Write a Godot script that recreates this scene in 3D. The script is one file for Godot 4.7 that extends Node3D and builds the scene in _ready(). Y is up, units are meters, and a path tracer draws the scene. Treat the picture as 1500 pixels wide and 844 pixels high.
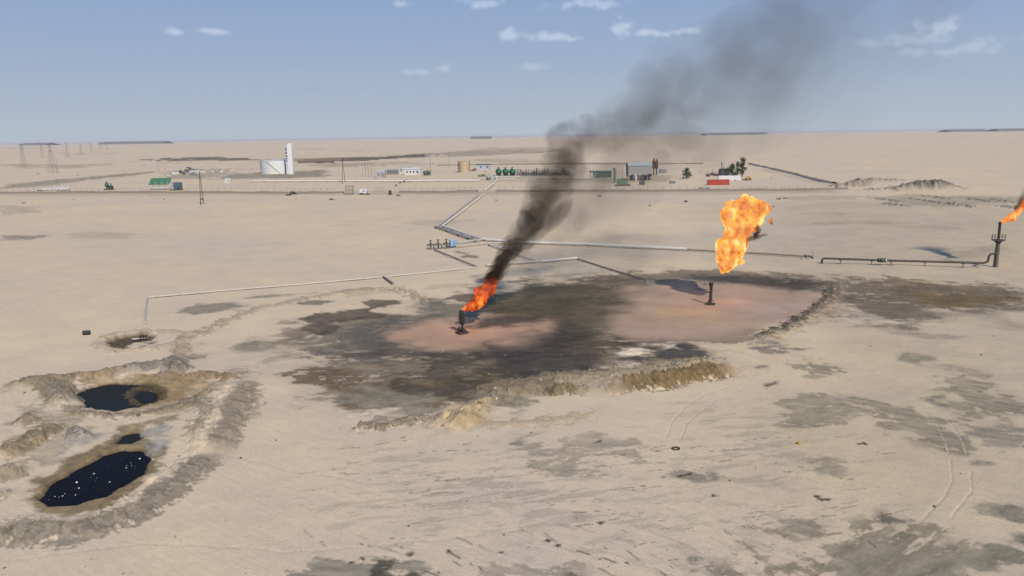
extends Node3D
# A desert oil field seen from about thirty metres up: flares, sooty ground, oil ponds, a plant beyond a sand bund.

const EYE := 30.0          # height of the camera
const F := 1150.0          # focal length in steps of 1/1500 of the picture's width
const PITCH := 10.97
const ROLL := -0.84
const FAR := 24000.0

var view := Basis.IDENTITY
var rng := RandomNumberGenerator.new()
var n_broad := FastNoiseLite.new()
var n_mid := FastNoiseLite.new()
var n_fine := FastNoiseLite.new()
var n_warp := FastNoiseLite.new()
var n_rock := FastNoiseLite.new()
var n_streak := FastNoiseLite.new()
var features: Array[Feature] = []
var mats := {}
var names := {}

# ---------------------------------------------------------------- survey of the ground

class Feature:
	var pts := PackedVector2Array()
	var lo := Vector2.ZERO
	var hi := Vector2.ZERO
	var near := 0.0
	var far := 0.0
	var color := Color.WHITE
	var strength := 1.0
	var edge := 1.0       # metres over which it fades
	var warp := 1.0       # metres its outline wanders
	var size := 6.0       # metres, grain of its outline and patches
	var broken := 0.0     # how far noise breaks it up
	var stretch := 1.0    # patches drawn out along dir
	var dir := 0.0
	var lift := 0.0       # metres up or down
	var width := 0.0      # > 0: a ridge along an open line
	var steep := 1.0      # < 1: narrower on the line's right
	var rock := 0.0
	var face := 0.0       # a ridge coloured on one side only
	var grit := 1.3       # grain within the patch
	var tint := 1.0       # share of the colour on a ridge
	func bounds(margin: float) -> void:
		lo = pts[0]
		hi = pts[0]
		for p in pts:
			lo = lo.min(p)
			hi = hi.max(p)
		lo -= Vector2(margin, margin)
		hi += Vector2(margin, margin)
		var inside := lo.x < 0.0 and hi.x > 0.0 and lo.y < 0.0 and hi.y > 0.0
		near = 0.0 if inside else Vector2(clampf(0.0, lo.x, hi.x), clampf(0.0, lo.y, hi.y)).length()
		far = maxf(maxf(lo.length(), hi.length()), maxf(Vector2(lo.x, hi.y).length(), Vector2(hi.x, lo.y).length()))
	func inside_by(p: Vector2) -> float:   # signed distance, positive inside
		var d := 1e18
		var s := -1.0
		var n := pts.size()
		var j := n - 1
		for i in n:
			var a := pts[i]
			var b := pts[j]
			var e := b - a
			var w := p - a
			var q := w - e * clampf(w.dot(e) / e.length_squared(), 0.0, 1.0)
			d = minf(d, q.length_squared())
			if (a.y > p.y) != (b.y > p.y) and p.x < (b.x - a.x) * (p.y - a.y) / (b.y - a.y) + a.x:
				s = -s
			j = i
		return s * sqrt(d)
	func from_line(p: Vector2) -> Vector2:   # (signed distance from the line, distance from its nearer end)
		var d := 1e18
		var side := 1.0
		var along := 0.0
		var best := 0.0
		for i in pts.size() - 1:
			var a := pts[i]
			var e := pts[i + 1] - a
			var w := p - a
			var l := e.length()
			var t := clampf(w.dot(e) / (l * l), 0.0, 1.0)
			var q := (w - e * t).length_squared()
			if q < d:
				d = q
				side = 1.0 if e.cross(w) > 0.0 else -1.0
				best = along + t * l
			along += l
		return Vector2(side * sqrt(d), minf(best, along - best))

class Spot:
	var y := 0.0
	var color := Color.WHITE

func ray(px: float, py: float) -> Vector3:
	return view * Vector3((px - 750.0) / F, (422.0 - py) / F, -1.0)

func flat(px: float, py: float, h := 0.0) -> Vector3:      # where that line of sight meets the level h
	var d := ray(px, py)
	return Vector3(0, EYE, 0) + d * ((EYE - h) / maxf(-d.y, 0.0015))

func away(px: float, py: float, dist: float) -> Vector3:   # a point in the air dist metres along -z
	var d := ray(px, py)
	return Vector3(0, EYE, 0) + d * (dist / -d.z)

func spot(px: float, py: float) -> Vector3:
	var p := flat(px, py)
	p.y = level(p.x, p.z)
	return p

func metre(p: Vector3) -> float:                           # metres that one step of the survey spans at p
	return -(view.inverse() * (p - Vector3(0, EYE, 0))).z / F

func patch(px: Array, color: Color, strength: float, edge: float, warp: float, size: float, broken := 0.0, stretch := 1.0, dir := 0.0, lift := 0.0) -> Feature:
	var f := Feature.new()
	for i in range(0, px.size(), 2):
		var p := flat(px[i], px[i + 1])
		f.pts.append(Vector2(p.x, p.z))
	f.color = color
	f.strength = strength
	f.edge = edge
	f.warp = warp
	f.size = size
	f.broken = broken
	f.stretch = stretch
	f.dir = dir
	f.lift = lift
	f.bounds(edge + warp * 2.2)
	features.append(f)
	return f

func ridge(px: Array, height: float, width: float, color: Color, tint := 1.0, rock := 0.3, steep := 1.0, warp := 0.5) -> Feature:
	var f := Feature.new()
	for i in range(0, px.size(), 2):
		var p := flat(px[i], px[i + 1], maxf(height, 0.0) * 0.7)
		f.pts.append(Vector2(p.x, p.z))
	f.lift = height
	f.width = width
	f.color = color
	f.tint = tint
	f.rock = rock
	f.steep = steep
	f.warp = warp
	f.size = width * 1.3
	f.bounds(width * 1.3 + warp)
	features.append(f)
	return f

func survey(x: float, z: float, some: Array[Feature], s: Spot) -> void:
	var r := sqrt(x * x + z * z)
	var near := clampf(1.0 - (r - 120.0) / 300.0, 0.0, 1.0)
	var nb := n_broad.get_noise_2d(x, z)
	var nm := n_mid.get_noise_2d(x, z)
	var nf := n_fine.get_noise_2d(x, z) * near
	var ripple := n_fine.get_noise_2d((x * 0.8 + z * 0.6) * 0.22, (z * 0.8 - x * 0.6) * 1.5) * near
	var y := nb * 0.25 + nm * 0.09 + nf * 0.012 + ripple * 0.022
	var v := 1.0 + nb * 0.09 + nm * 0.07 + nf * 0.04 + ripple * 0.05
	var c := Color(0.512 * v, 0.406 * v * (1.0 - nb * 0.02), 0.288 * v * (1.0 - nb * 0.1 - nm * 0.06))
	for f in some:
		if x < f.lo.x or x > f.hi.x or z < f.lo.y or z > f.hi.y:
			continue
		var k := 1.0 / f.size
		var wx := n_warp.get_noise_2d(x * k, z * k)
		if f.width > 0.0:
			var wy := n_warp.get_noise_2d(x * k + 71.0, z * k - 33.0)
			var d := f.from_line(Vector2(x + wx * f.warp * 1.6, z + wy * f.warp * 1.6))
			var w := f.width * (f.steep if d.x > 0.0 else 1.0) * (1.0 + 0.35 * wx)
			var u := absf(d.x) / w
			var ends := clampf(d.y / (f.width * 1.5) + 0.15, 0.0, 1.0)
			if u < 1.25:
				var rk := n_rock.get_noise_2d(x * 3.4 / f.width, z * 3.4 / f.width)
				var body := maxf(0.0, 1.0 - u * u)
				body = body * sqrt(body) * ends
				y += f.lift * 0.85 * body * (1.0 + f.rock * 0.4 * rk)
				var rill := n_warp.get_noise_2d(d.y * 2.2 + 40.0, d.x * 0.35) + 0.5 * n_warp.get_noise_2d(d.y * 5.0, d.x * 0.9)
				y += f.lift * body * rill * 0.22
				var t := clampf(0.86 + rk * 0.3 + rill * 0.55 + 0.2 * n_rock.get_noise_2d(x * 3.0 + 9.0, z * 3.0), 0.4, 1.5)  # shading put into the colour: crevices and rills darker, crests lighter
				var m := clampf((1.1 - u + rk * 0.3 + rill * 0.55) * 4.0, 0.0, 1.0) * ends * f.tint
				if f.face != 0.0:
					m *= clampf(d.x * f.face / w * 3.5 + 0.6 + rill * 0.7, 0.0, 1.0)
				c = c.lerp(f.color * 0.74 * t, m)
		else:
			var inner := f.inside_by(Vector2(x, z)) + wx * f.warp * 1.7 + n_streak.get_noise_2d(x * k * 2.5, z * k * 4.0) * f.warp * 0.9
			var m := clampf(inner / f.edge * 0.5 + 0.5, 0.0, 1.0)
			if m <= 0.0:
				continue
			m = m * m * (3.0 - 2.0 * m)
			if f.lift != 0.0:
				y += f.lift * m
			if f.strength > 0.0:
				var ca := cos(f.dir)
				var sa := sin(f.dir)
				var along := (x * ca + z * sa) / f.stretch
				var across := z * ca - x * sa
				var n := n_streak.get_noise_2d(along * k * 3.0, across * k * 3.0)
				var grit := n_streak.get_noise_2d(along * 1.6 + 50.0, across * 1.6) * near
				if f.broken > 0.0:
					var q := clampf(((n * 0.65 + grit * 0.5) * 1.9 + (m * 2.0 - 1.0) * 0.75 - 0.3 * f.broken) * 5.0, 0.0, 1.0)
					m *= lerpf(1.0, q, f.broken)
				c = c.lerp(f.color * clampf(1.0 + nm * 0.2 + (n * 0.35 + grit * 0.6) * f.grit, 0.35, 1.8), m * f.strength)
	s.y = y
	s.color = c

func level(x: float, z: float) -> float:
	var s := Spot.new()
	survey(x, z, features, s)
	return s.y

var rows := PackedFloat32Array()
var columns := PackedFloat32Array()
var row_points: Array = []
var row_colors: Array = []

func one_row(i: int) -> void:
	var r := rows[i]
	var some: Array[Feature] = []
	for f in features:
		if r >= f.near - 1.0 and r <= f.far + 1.0:
			some.append(f)
	var pts := PackedVector3Array()
	var cols := PackedColorArray()
	var n := columns.size()
	pts.resize(n)
	cols.resize(n)
	var s := Spot.new()
	for j in n:
		var a := columns[j]
		var x := r * sin(a)
		var z := -r * cos(a)
		survey(x, z, some, s)
		pts[j] = Vector3(x, s.y, z)
		cols[j] = s.color
	row_points[i] = pts
	row_colors[i] = cols

func build_ground() -> void:
	# rings round the foot of the camera, closer together where the land is near
	var a := -180.0
	while a < 180.0:
		columns.append(deg_to_rad(a))
		a += 0.068 if absf(a + 0.03) < 35.5 else (0.5 if absf(a) < 45.0 else 5.0)
	columns.append(deg_to_rad(180.0))
	rows.append(0.3)
	var d := 84.0
	while d > 0.075:
		rows.append(EYE / tan(deg_to_rad(d)))
		d -= 4.0 if d > 44.0 else (0.6 if d > 34.0 else (0.055 if d > 0.6 else d * 0.09))
	rows.append(FAR)
	row_points.resize(rows.size())
	row_colors.resize(rows.size())
	var task := WorkerThreadPool.add_group_task(one_row, rows.size())
	WorkerThreadPool.wait_for_group_task_completion(task)
	var n := columns.size()
	var verts := PackedVector3Array()
	var cols := PackedColorArray()
	for i in rows.size():
		verts.append_array(row_points[i])
		cols.append_array(row_colors[i])
	var normals := PackedVector3Array()
	normals.resize(verts.size())
	for i in rows.size():
		var up := mini(i + 1, rows.size() - 1) * n
		var dn := maxi(i - 1, 0) * n
		for j in n:
			var e := verts[i * n + mini(j + 1, n - 1)] - verts[i * n + maxi(j - 1, 0)]
			var o := verts[up + j] - verts[dn + j]
			normals[i * n + j] = o.cross(e).normalized() * -1.0
			if normals[i * n + j].y < 0.0:
				normals[i * n + j] *= -1.0
	var index := PackedInt32Array()
	index.resize((rows.size() - 1) * (n - 1) * 6)
	var k := 0
	for i in rows.size() - 1:
		for j in n - 1:
			var p := i * n + j
			index[k] = p
			index[k + 1] = p + n
			index[k + 2] = p + 1
			index[k + 3] = p + 1
			index[k + 4] = p + n
			index[k + 5] = p + n + 1
			k += 6
	var arrays := []
	arrays.resize(Mesh.ARRAY_MAX)
	arrays[Mesh.ARRAY_VERTEX] = verts
	arrays[Mesh.ARRAY_NORMAL] = normals
	arrays[Mesh.ARRAY_COLOR] = cols
	arrays[Mesh.ARRAY_INDEX] = index
	var mesh := ArrayMesh.new()
	mesh.add_surface_from_arrays(Mesh.PRIMITIVE_TRIANGLES, arrays)
	var m := StandardMaterial3D.new()
	m.vertex_color_use_as_albedo = true
	m.roughness = 0.95
	m.metallic_specular = 0.2
	m.albedo_texture = grain_texture(0.91, 1.0, 0.05, 512, 5)
	m.uv1_triplanar = true
	m.uv1_world_triplanar = true
	m.uv1_scale = Vector3.ONE * 0.11
	m.normal_enabled = true
	m.normal_texture = bump_texture(0.035, 512, 8, 6.0)
	m.normal_scale = 0.15
	var o := MeshInstance3D.new()
	o.name = "ground"
	o.mesh = mesh
	o.material_override = m
	o.set_meta("kind", "structure")
	o.set_meta("label", "pale sand plain stained with soot and oil round the flares")
	add_child(o)

# ---------------------------------------------------------------- textures and materials

func grain_texture(low: float, high: float, freq: float, side: int, noise_seed: int) -> ImageTexture:
	var n := FastNoiseLite.new()
	n.seed = noise_seed
	n.frequency = freq
	n.fractal_octaves = 5
	n.fractal_gain = 0.7
	var im := n.get_seamless_image(side, side)
	im.convert(Image.FORMAT_RGB8)
	for y in side:
		for x in side:
			var v := lerpf(low, high, im.get_pixel(x, y).r)
			im.set_pixel(x, y, Color(v, v, v))
	return ImageTexture.create_from_image(im)

func bump_texture(freq: float, side: int, noise_seed: int, strength: float) -> ImageTexture:
	var n := FastNoiseLite.new()
	n.seed = noise_seed
	n.frequency = freq
	n.fractal_octaves = 4
	var im := n.get_seamless_image(side, side)
	im.convert(Image.FORMAT_RGBA8)
	im.bump_map_to_normal_map(strength)
	return ImageTexture.create_from_image(im)

var grime: ImageTexture

func paint(r: float, g: float, b: float, rough := 0.6, metal := 0.0) -> StandardMaterial3D:   # linear colour
	var key := "%.3f %.3f %.3f %.2f %.2f" % [r, g, b, rough, metal]
	if not mats.has(key):
		var m := StandardMaterial3D.new()
		m.albedo_color = Color(r, g, b).linear_to_srgb()
		m.roughness = rough
		m.metallic = metal
		m.albedo_texture = grime
		m.uv1_triplanar = true
		m.uv1_scale = Vector3.ONE * 0.31
		mats[key] = m
	return mats[key]

# ---------------------------------------------------------------- objects

func numbered(called: String) -> String:
	var n: int = names.get(called, 0)
	names[called] = n + 1
	return called if n == 0 else "%s_%03d" % [called, n]

func tag(o: Node, label: String, category: String, group := "", kind := "") -> void:
	o.set_meta("label", label)
	o.set_meta("category", category)
	if group:
		o.set_meta("group", group)
	if kind:
		o.set_meta("kind", kind)

func thing(called: String, label: String, category: String, at: Vector3, turn := 0.0, group := "") -> Node3D:
	var o := Node3D.new()
	o.name = numbered(called)
	o.position = at
	o.rotation.y = turn
	tag(o, label, category, group)
	add_child(o)
	return o

func mb() -> SurfaceTool:
	var st := SurfaceTool.new()
	st.begin(Mesh.PRIMITIVE_TRIANGLES)
	return st

func done(called: String, st: SurfaceTool, m: Material, parent: Node) -> MeshInstance3D:
	var o := MeshInstance3D.new()
	o.name = called
	o.mesh = st.commit()
	o.material_override = m
	parent.add_child(o, true)
	return o

var unit_box := BoxMesh.new()

func bx(st: SurfaceTool, c: Vector3, s: Vector3, turn := Vector3.ZERO) -> void:
	st.append_from(unit_box, 0, Transform3D(Basis.from_euler(turn) * Basis.from_scale(s), c))

func rod(st: SurfaceTool, a: Vector3, b: Vector3, r: float, r2 := -1.0, sides := 8) -> void:
	var c := CylinderMesh.new()
	c.bottom_radius = r
	c.top_radius = r if r2 < 0.0 else r2
	c.height = a.distance_to(b)
	c.radial_segments = sides
	c.rings = 1
	var y := (b - a).normalized()
	var x := y.cross(Vector3.FORWARD if absf(y.z) < 0.9 else Vector3.RIGHT).normalized()
	st.append_from(c, 0, Transform3D(Basis(x, y, x.cross(y)), (a + b) * 0.5))

func ball(st: SurfaceTool, c: Vector3, r: Vector3, sides := 12) -> void:
	var s := SphereMesh.new()
	s.radius = 1.0
	s.height = 2.0
	s.radial_segments = sides
	s.rings = sides / 2
	st.append_from(s, 0, Transform3D(Basis.from_scale(r), c))

func path_tube(st: SurfaceTool, pts: Array, r: float, sides := 8) -> void:
	for i in pts.size() - 1:
		rod(st, pts[i], pts[i + 1], r, -1.0, sides)
		if i > 0:
			ball(st, pts[i], Vector3.ONE * r, sides)

func _ready() -> void:
	view = Basis(Vector3.RIGHT, deg_to_rad(-PITCH)) * Basis(Vector3.BACK, deg_to_rad(ROLL))
	var cam := Camera3D.new()
	cam.name = "camera"
	cam.transform = Transform3D(view, Vector3(0, EYE, 0))
	cam.fov = rad_to_deg(2.0 * atan(422.0 / F))
	cam.near = 0.5
	cam.far = 60000.0
	add_child(cam)
	cam.current = true
	var e := Environment.new()
	e.background_mode = Environment.BG_SKY
	e.sky = Sky.new()
	e.sky.sky_material = build_sky()
	e.tonemap_mode = Environment.TONE_MAPPER_LINEAR
	e.tonemap_exposure = 1.12
	e.sdfgi_enabled = true
	e.ssao_enabled = true
	e.ssil_enabled = true
	e.fog_enabled = true
	e.fog_density = 0.00004
	e.fog_light_color = Color(0.80, 0.80, 0.82)
	e.volumetric_fog_enabled = true
	e.volumetric_fog_density = 0.0
	var w := WorldEnvironment.new()
	w.name = "environment"
	w.environment = e
	add_child(w)
	var sun := DirectionalLight3D.new()
	sun.name = "sun"
	sun.light_color = Color(1.0, 0.955, 0.89)
	sun.light_energy = 1.5
	sun.light_angular_distance = 0.5
	sun.shadow_enabled = true
	sun.sky_mode = DirectionalLight3D.SKY_MODE_LIGHT_ONLY
	add_child(sun)
	sun.look_at_from_position(Vector3.ZERO, Vector3(-0.51, -1.0, -1.12))

	rng.seed = 11
	n_broad.seed = 1; n_broad.frequency = 0.012; n_broad.fractal_octaves = 3
	n_mid.seed = 2; n_mid.frequency = 0.09; n_mid.fractal_octaves = 3
	n_fine.seed = 3; n_fine.frequency = 0.8; n_fine.fractal_octaves = 3
	n_warp.seed = 4; n_warp.frequency = 0.7; n_warp.fractal_octaves = 5; n_warp.fractal_gain = 0.55
	n_rock.seed = 5; n_rock.frequency = 0.4; n_rock.fractal_octaves = 4; n_rock.fractal_type = FastNoiseLite.FRACTAL_RIDGED
	n_streak.seed = 6; n_streak.frequency = 0.35; n_streak.fractal_octaves = 6; n_streak.fractal_gain = 0.64
	grime = grain_texture(0.72, 1.0, 0.02, 256, 21)
	survey_land()
	build_ground()
	build_far()
	build_bunds()
	build_left_plant()
	build_right_plant()
	build_pipes()
	build_flares()
	build_fire()
	build_small()
	build_smoke()

func build_sky() -> ProceduralSkyMaterial:
	var m := ProceduralSkyMaterial.new()
	m.sky_top_color = Color(0.35, 0.53, 0.75)
	m.sky_horizon_color = Color(0.67, 0.71, 0.75)
	m.sky_energy_multiplier = 1.0
	m.sky_cover = cloud_cover()
	m.sky_curve = 0.14
	m.ground_bottom_color = Color(0.5, 0.46, 0.4)
	m.ground_horizon_color = Color(0.655, 0.705, 0.775)
	return m

func cloud_cover() -> ImageTexture:
	# small fair weather clouds all round, the thicker ones where the photograph has them
	var wide := 3072
	var high := 1536
	var im := Image.create_empty(wide, high, false, Image.FORMAT_RGBA8)
	var n := FastNoiseLite.new()
	n.seed = 17
	n.frequency = 0.035
	n.fractal_octaves = 5
	n.fractal_gain = 0.6
	var puff := []
	for q in [[745, 52, 22, 9], [775, 52, 28, 8], [810, 56, 24, 7], [838, 58, 16, 5], [708, 5, 26, 9], [590, 7, 20, 6], [850, 8, 40, 9], [895, 7, 24, 8], [905, 42, 22, 13], [935, 49, 36, 8], [965, 50, 22, 7], [1000, 46, 24, 6], [255, 48, 18, 6], [312, 46, 26, 4], [650, 103, 20, 7], [775, 97, 26, 6], [1370, 45, 26, 16], [1330, 62, 60, 10], [1390, 75, 60, 9], [1440, 66, 40, 8], [620, 108, 30, 5]]:
		var d := ray(q[0], q[1]).normalized()
		puff.append([atan2(d.z, d.x), asin(d.y), q[2] / F, q[3] / F, 0.55 if q[1] < 60 else 0.3])
	for i in 90:
		var a := rng.randf_range(-PI, PI)
		if absf(a + PI / 2) > 0.62:
			var el := rng.randf_range(0.07, 0.5)
			for k in 3:
				puff.append([a + rng.randf_range(-0.03, 0.03), el + rng.randf_range(-0.004, 0.004), rng.randf_range(0.014, 0.035), rng.randf_range(0.005, 0.011), rng.randf_range(0.2, 0.55)])
	for q in puff:
		var x0 := int((q[0] - q[2] * 2.0 + PI) / TAU * wide)
		var x1 := int((q[0] + q[2] * 2.0 + PI) / TAU * wide)
		var y0 := int((0.5 - (q[1] + q[3] * 2.0) / PI) * high)
		var y1 := int((0.5 - (q[1] - q[3] * 2.0) / PI) * high)
		for y in range(y0, y1 + 1):
			for x in range(x0, x1 + 1):
				var u: float = ((x + 0.5) / wide * TAU - PI - q[0]) / q[2]
				var v: float = ((0.5 - (y + 0.5) / high) * PI - q[1]) / q[3]
				if v < 0.0:
					v *= 1.5
				var c := clampf(1.25 - sqrt(u * u + v * v) + n.get_noise_2d(x * 1.9, y * 3.6) * 1.5, 0.0, 1.0)
				if c > 0.0:
					var xx := posmod(x - wide / 4, wide)
					var old := im.get_pixel(xx, y).a
					im.set_pixel(xx, y, Color(0.78, 0.76, 0.72, maxf(old, c * c * q[4] * 0.5)))
	return ImageTexture.create_from_image(im)

func survey_land() -> void:
	var sand := Color(0.50, 0.395, 0.285)
	var pale := Color(0.56, 0.46, 0.34)
	var tan := Color(0.33, 0.235, 0.125)
	var clay := Color(0.30, 0.235, 0.155)
	var grey := Color(0.21, 0.18, 0.13)
	var olive := Color(0.215, 0.18, 0.125)
	var slate := Color(0.165, 0.145, 0.112)
	var brown := Color(0.085, 0.066, 0.05)
	var soot := Color(0.05, 0.043, 0.038)
	var red := Color(0.40, 0.25, 0.165)
	# far bands of scrub and dark gravel
	patch([200, 234, 250, 231, 310, 230, 382, 232, 372, 236, 300, 235.5, 240, 236], brown, 0.85, 8, 30, 45, 1.0, 5.0)
	patch([430, 234, 480, 231, 560, 229, 630, 225, 632, 229, 575, 233, 520, 236, 470, 239, 425, 240], brown, 0.9, 8, 25, 40, 1.0, 5.0)
	patch([360, 234, 400, 233, 430, 231, 520, 232, 480, 236, 380, 237], Color(0.26, 0.17, 0.10), 0.75, 10, 25, 40, 0.95, 4.0)
	patch([430, 242, 520, 238, 600, 237, 640, 240, 560, 243, 470, 245], clay, 0.7, 6, 20, 30, 1.0, 5.0)
	patch([620, 225, 700, 222, 760, 219, 830, 221, 760, 226, 660, 230], slate, 0.6, 8, 25, 35, 1.0, 5.0)
	patch([305, 262, 345, 254, 480, 249, 480, 259, 400, 262], grey, 0.85, 6, 6, 20, 0.7, 3.0)
	patch([0, 271, 70, 264, 140, 258, 230, 250, 232, 253, 150, 262, 70, 272, 0, 276], grey, 0.75, 6, 6, 40, 0.6, 3.0)
	patch([238, 252, 330, 247, 350, 254, 300, 262, 242, 262], grey, 0.55, 6, 10, 25, 0.8, 2.0)
	patch([0, 240, 80, 242, 200, 238, 230, 235, 120, 246, 0, 246], clay, 0.6, 10, 20, 100, 0.8, 3.0)
	patch([640, 224, 720, 216, 820, 216, 830, 220, 760, 222, 700, 228], clay, 0.6, 10, 20, 70, 0.85, 3.0)
	patch([680, 235, 720, 232, 850, 238, 960, 238, 960, 242, 800, 243], clay, 0.5, 8, 20, 60, 0.8, 3.0)
	patch([690, 262, 760, 262, 850, 262, 960, 262, 960, 268, 840, 268, 740, 267], slate, 0.35, 5, 8, 25, 0.85, 2.5)
	patch([745, 248, 840, 248, 848, 259, 750, 262], slate, 0.5, 5, 6, 14, 0.8, 2.0)
	patch([930, 255, 985, 258, 980, 266, 900, 266], clay, 0.6, 4, 4, 16, 0.5)
	for k in 16:      # thin wind lines far out
		var cx := rng.randf_range(0, 1500)
		var cy := rng.randf_range(212, 262) if k % 2 else rng.randf_range(292, 345)
		var l := rng.randf_range(30, 90)
		patch([cx - l, cy, cx, cy - 0.8, cx + l, cy - 0.3, cx, cy + 1.2], clay, 0.4, 3, 14, 50, 0.8, 3.0)
	# the cleared strip along the bund
	patch([0, 281, 360, 281, 720, 279.5, 1100, 276.5, 1240, 275, 1240, 284, 740, 286, 0, 286.5], grey, 0.35, 6, 5, 40, 0.5, 4.0)
	patch([0, 346, 35, 344, 80, 343, 70, 348, 20, 352, 0, 353], slate, 0.7, 1.5, 3, 14, 0.7, 3.0)
	patch([0, 298, 60, 302, 60, 312, 0, 318], clay, 0.5, 2, 5, 12, 0.95, 2.0)
	patch([1255, 289, 1330, 285, 1420, 287, 1495, 290, 1500, 296, 1420, 301, 1370, 304, 1310, 296], grey, 0.5, 2.5, 5, 16, 0.9, 2.5, 0.3)
	patch([1140, 287, 1260, 286, 1250, 292, 1150, 294], clay, 0.5, 2.5, 5, 20, 0.9, 3.0)
	patch([1060, 300, 1300, 290, 1700, 285, 1800, 860, 1250, 900, 1180, 700, 1230, 560, 1130, 420], grey, 0.3, 22, 14, 60, 0.1, 2.0)  # broad darker tone over all the sand at the right, beyond the strip
	# ---- soot round the two ground flares
	patch([340, 505, 430, 485, 520, 462, 600, 450, 660, 440, 720, 424, 780, 408, 870, 398, 960, 396, 1060, 395, 1180, 399, 1235, 408, 1222, 440, 1160, 486, 1100, 503, 1010, 510, 940, 530, 860, 550, 760, 566, 680, 596, 600, 606, 520, 596, 430, 560, 420, 540, 400, 520], Color(0.14, 0.108, 0.075), 0.86, 7, 8, 12, 0.8, 2.6)
	patch([425, 548, 470, 538, 520, 543, 535, 560, 600, 560, 660, 545, 740, 540, 800, 545, 760, 568, 690, 585, 640, 600, 560, 606, 490, 592, 430, 566], Color(0.125, 0.092, 0.055), 0.95, 2.0, 4, 8, 0.7, 1.8, -0.2)
	patch([470, 575, 560, 566, 640, 560, 680, 580, 640, 600, 560, 606, 500, 596], grey, 0.7, 2, 4, 9, 0.7, 1.6)
	patch([520, 482, 580, 470, 640, 478, 640, 500, 590, 520, 530, 518, 510, 500], Color(0.12, 0.105, 0.088), 0.8, 5, 5, 10, 0.4, 1.5)
	patch([500, 520, 600, 515, 760, 520, 830, 480, 860, 430, 960, 415, 1000, 470, 1000, 515, 900, 545, 800, 552, 640, 548], Color(0.045, 0.035, 0.027), 0.93, 8, 6, 10, 0.7, 2.8)
	patch([690, 445, 760, 420, 880, 415, 900, 450, 860, 490, 780, 478, 720, 462], Color(0.105, 0.083, 0.05), 0.85, 4, 5, 8, 0.5, 2.2, -0.2)
	patch([700, 440, 800, 415, 880, 405, 960, 412, 930, 440, 900, 480, 820, 500, 720, 480], Color(0.085, 0.067, 0.045), 0.8, 5, 5, 9, 0.75, 2.6, -0.1)
	patch([560, 540, 640, 520, 760, 524, 900, 500, 960, 520, 800, 552, 700, 580, 600, 590], Color(0.06, 0.048, 0.036), 0.75, 4, 5, 7, 0.95, 2.4, -0.05)
	patch([480, 470, 580, 462, 660, 440, 660, 500, 560, 530, 460, 520], Color(0.09, 0.08, 0.07), 0.7, 5, 5, 6, 0.85, 1.8, 0.4)
	patch([770, 492, 840, 460, 905, 468, 900, 512, 830, 535, 760, 520], Color(0.13, 0.10, 0.065), 0.6, 4, 4, 6, 0.6, 2.0)
	patch([740, 468, 830, 462, 880, 470, 850, 505, 790, 500], soot, 0.7, 7, 4, 14, 0.25, 2.0)
	patch([560, 512, 700, 516, 800, 505, 860, 515, 850, 540, 760, 545, 640, 530], soot, 0.75, 7, 5, 12, 0.35, 2.4)
	patch([770, 545, 860, 532, 925, 520, 1000, 512, 1040, 522, 950, 532, 890, 542, 870, 550, 800, 553], Color(0.06, 0.055, 0.05), 0.95, 2.5, 4, 10, 0.3, 2.0)
	patch([860, 518, 930, 512, 985, 506, 990, 512, 930, 522, 880, 528], pale, 0.95, 1.3, 3, 9, 0.25, 1.5)
	patch([878, 538, 930, 534, 900, 546, 860, 548], pale, 0.6, 1.0, 2.5, 8, 0.4, 1.5)
	patch([1000, 405, 1060, 402, 1180, 407, 1224, 413, 1216, 432, 1190, 428, 1120, 418, 1040, 414], Color(0.055, 0.046, 0.038), 0.92, 3.5, 3.0, 10, 0.5, 3.0)
	patch([940, 408, 1010, 404, 1040, 414, 980, 424, 920, 424], slate, 0.8, 5, 4, 14, 0.2, 2.5)
	patch([1214, 414, 1300, 412, 1400, 420, 1500, 424, 1500, 452, 1400, 460, 1320, 478, 1240, 470, 1196, 462], Color(0.10, 0.08, 0.06), 0.88, 5, 5, 9, 0.7, 3.0, 0.12)
	patch([1220, 404, 1330, 408, 1500, 420, 1500, 440, 1420, 458, 1340, 450, 1280, 432], Color(0.14, 0.106, 0.064), 0.85, 3, 4, 4, 0.9, 3.5, 0.45)
	patch([1330, 425, 1420, 432, 1500, 430, 1500, 446, 1440, 456, 1350, 448], Color(0.13, 0.09, 0.045), 0.9, 2.5, 3, 3, 0.95, 4.0, 0.5)
	patch([1290, 456, 1400, 452, 1500, 446, 1500, 482, 1380, 470], grey, 0.45, 4, 4, 9, 0.6, 2.5, 0.15)
	patch([1230, 452, 1290, 462, 1330, 474, 1270, 478, 1225, 466], pale, 0.5, 1.5, 3, 8, 0.6, 2.0, 0.2)
	patch([1380, 370, 1450, 360, 1480, 366, 1440, 380, 1390, 384], slate, 0.35, 4, 3, 12, 0.4, 2.0)  # shadow of the tall flare and its smoke, painted as a dark tint
	# the two burnt red pads
	patch([584, 497, 610, 478, 660, 464, 730, 462, 790, 474, 802, 492, 760, 510, 690, 520, 620, 516], red, 0.92, 2.8, 3, 16, 0.0, 1.5).grit = 0.2
	patch([640, 468, 690, 462, 700, 474, 660, 486, 620, 490], Color(0.32, 0.24, 0.18), 0.5, 4, 3, 10, 0.3)
	patch([905, 452, 935, 422, 1000, 412, 1090, 416, 1190, 430, 1210, 446, 1160, 478, 1090, 494, 1000, 500, 930, 492, 890, 475], Color(0.335, 0.235, 0.17), 0.94, 3.5, 3, 18, 0.0, 2.0).grit = 0.2
	patch([960, 455, 1000, 445, 1060, 452, 1060, 470, 990, 474], Color(0.46, 0.29, 0.165), 0.7, 7, 3, 10, 0.0, 1.5).grit = 0.2
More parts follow.
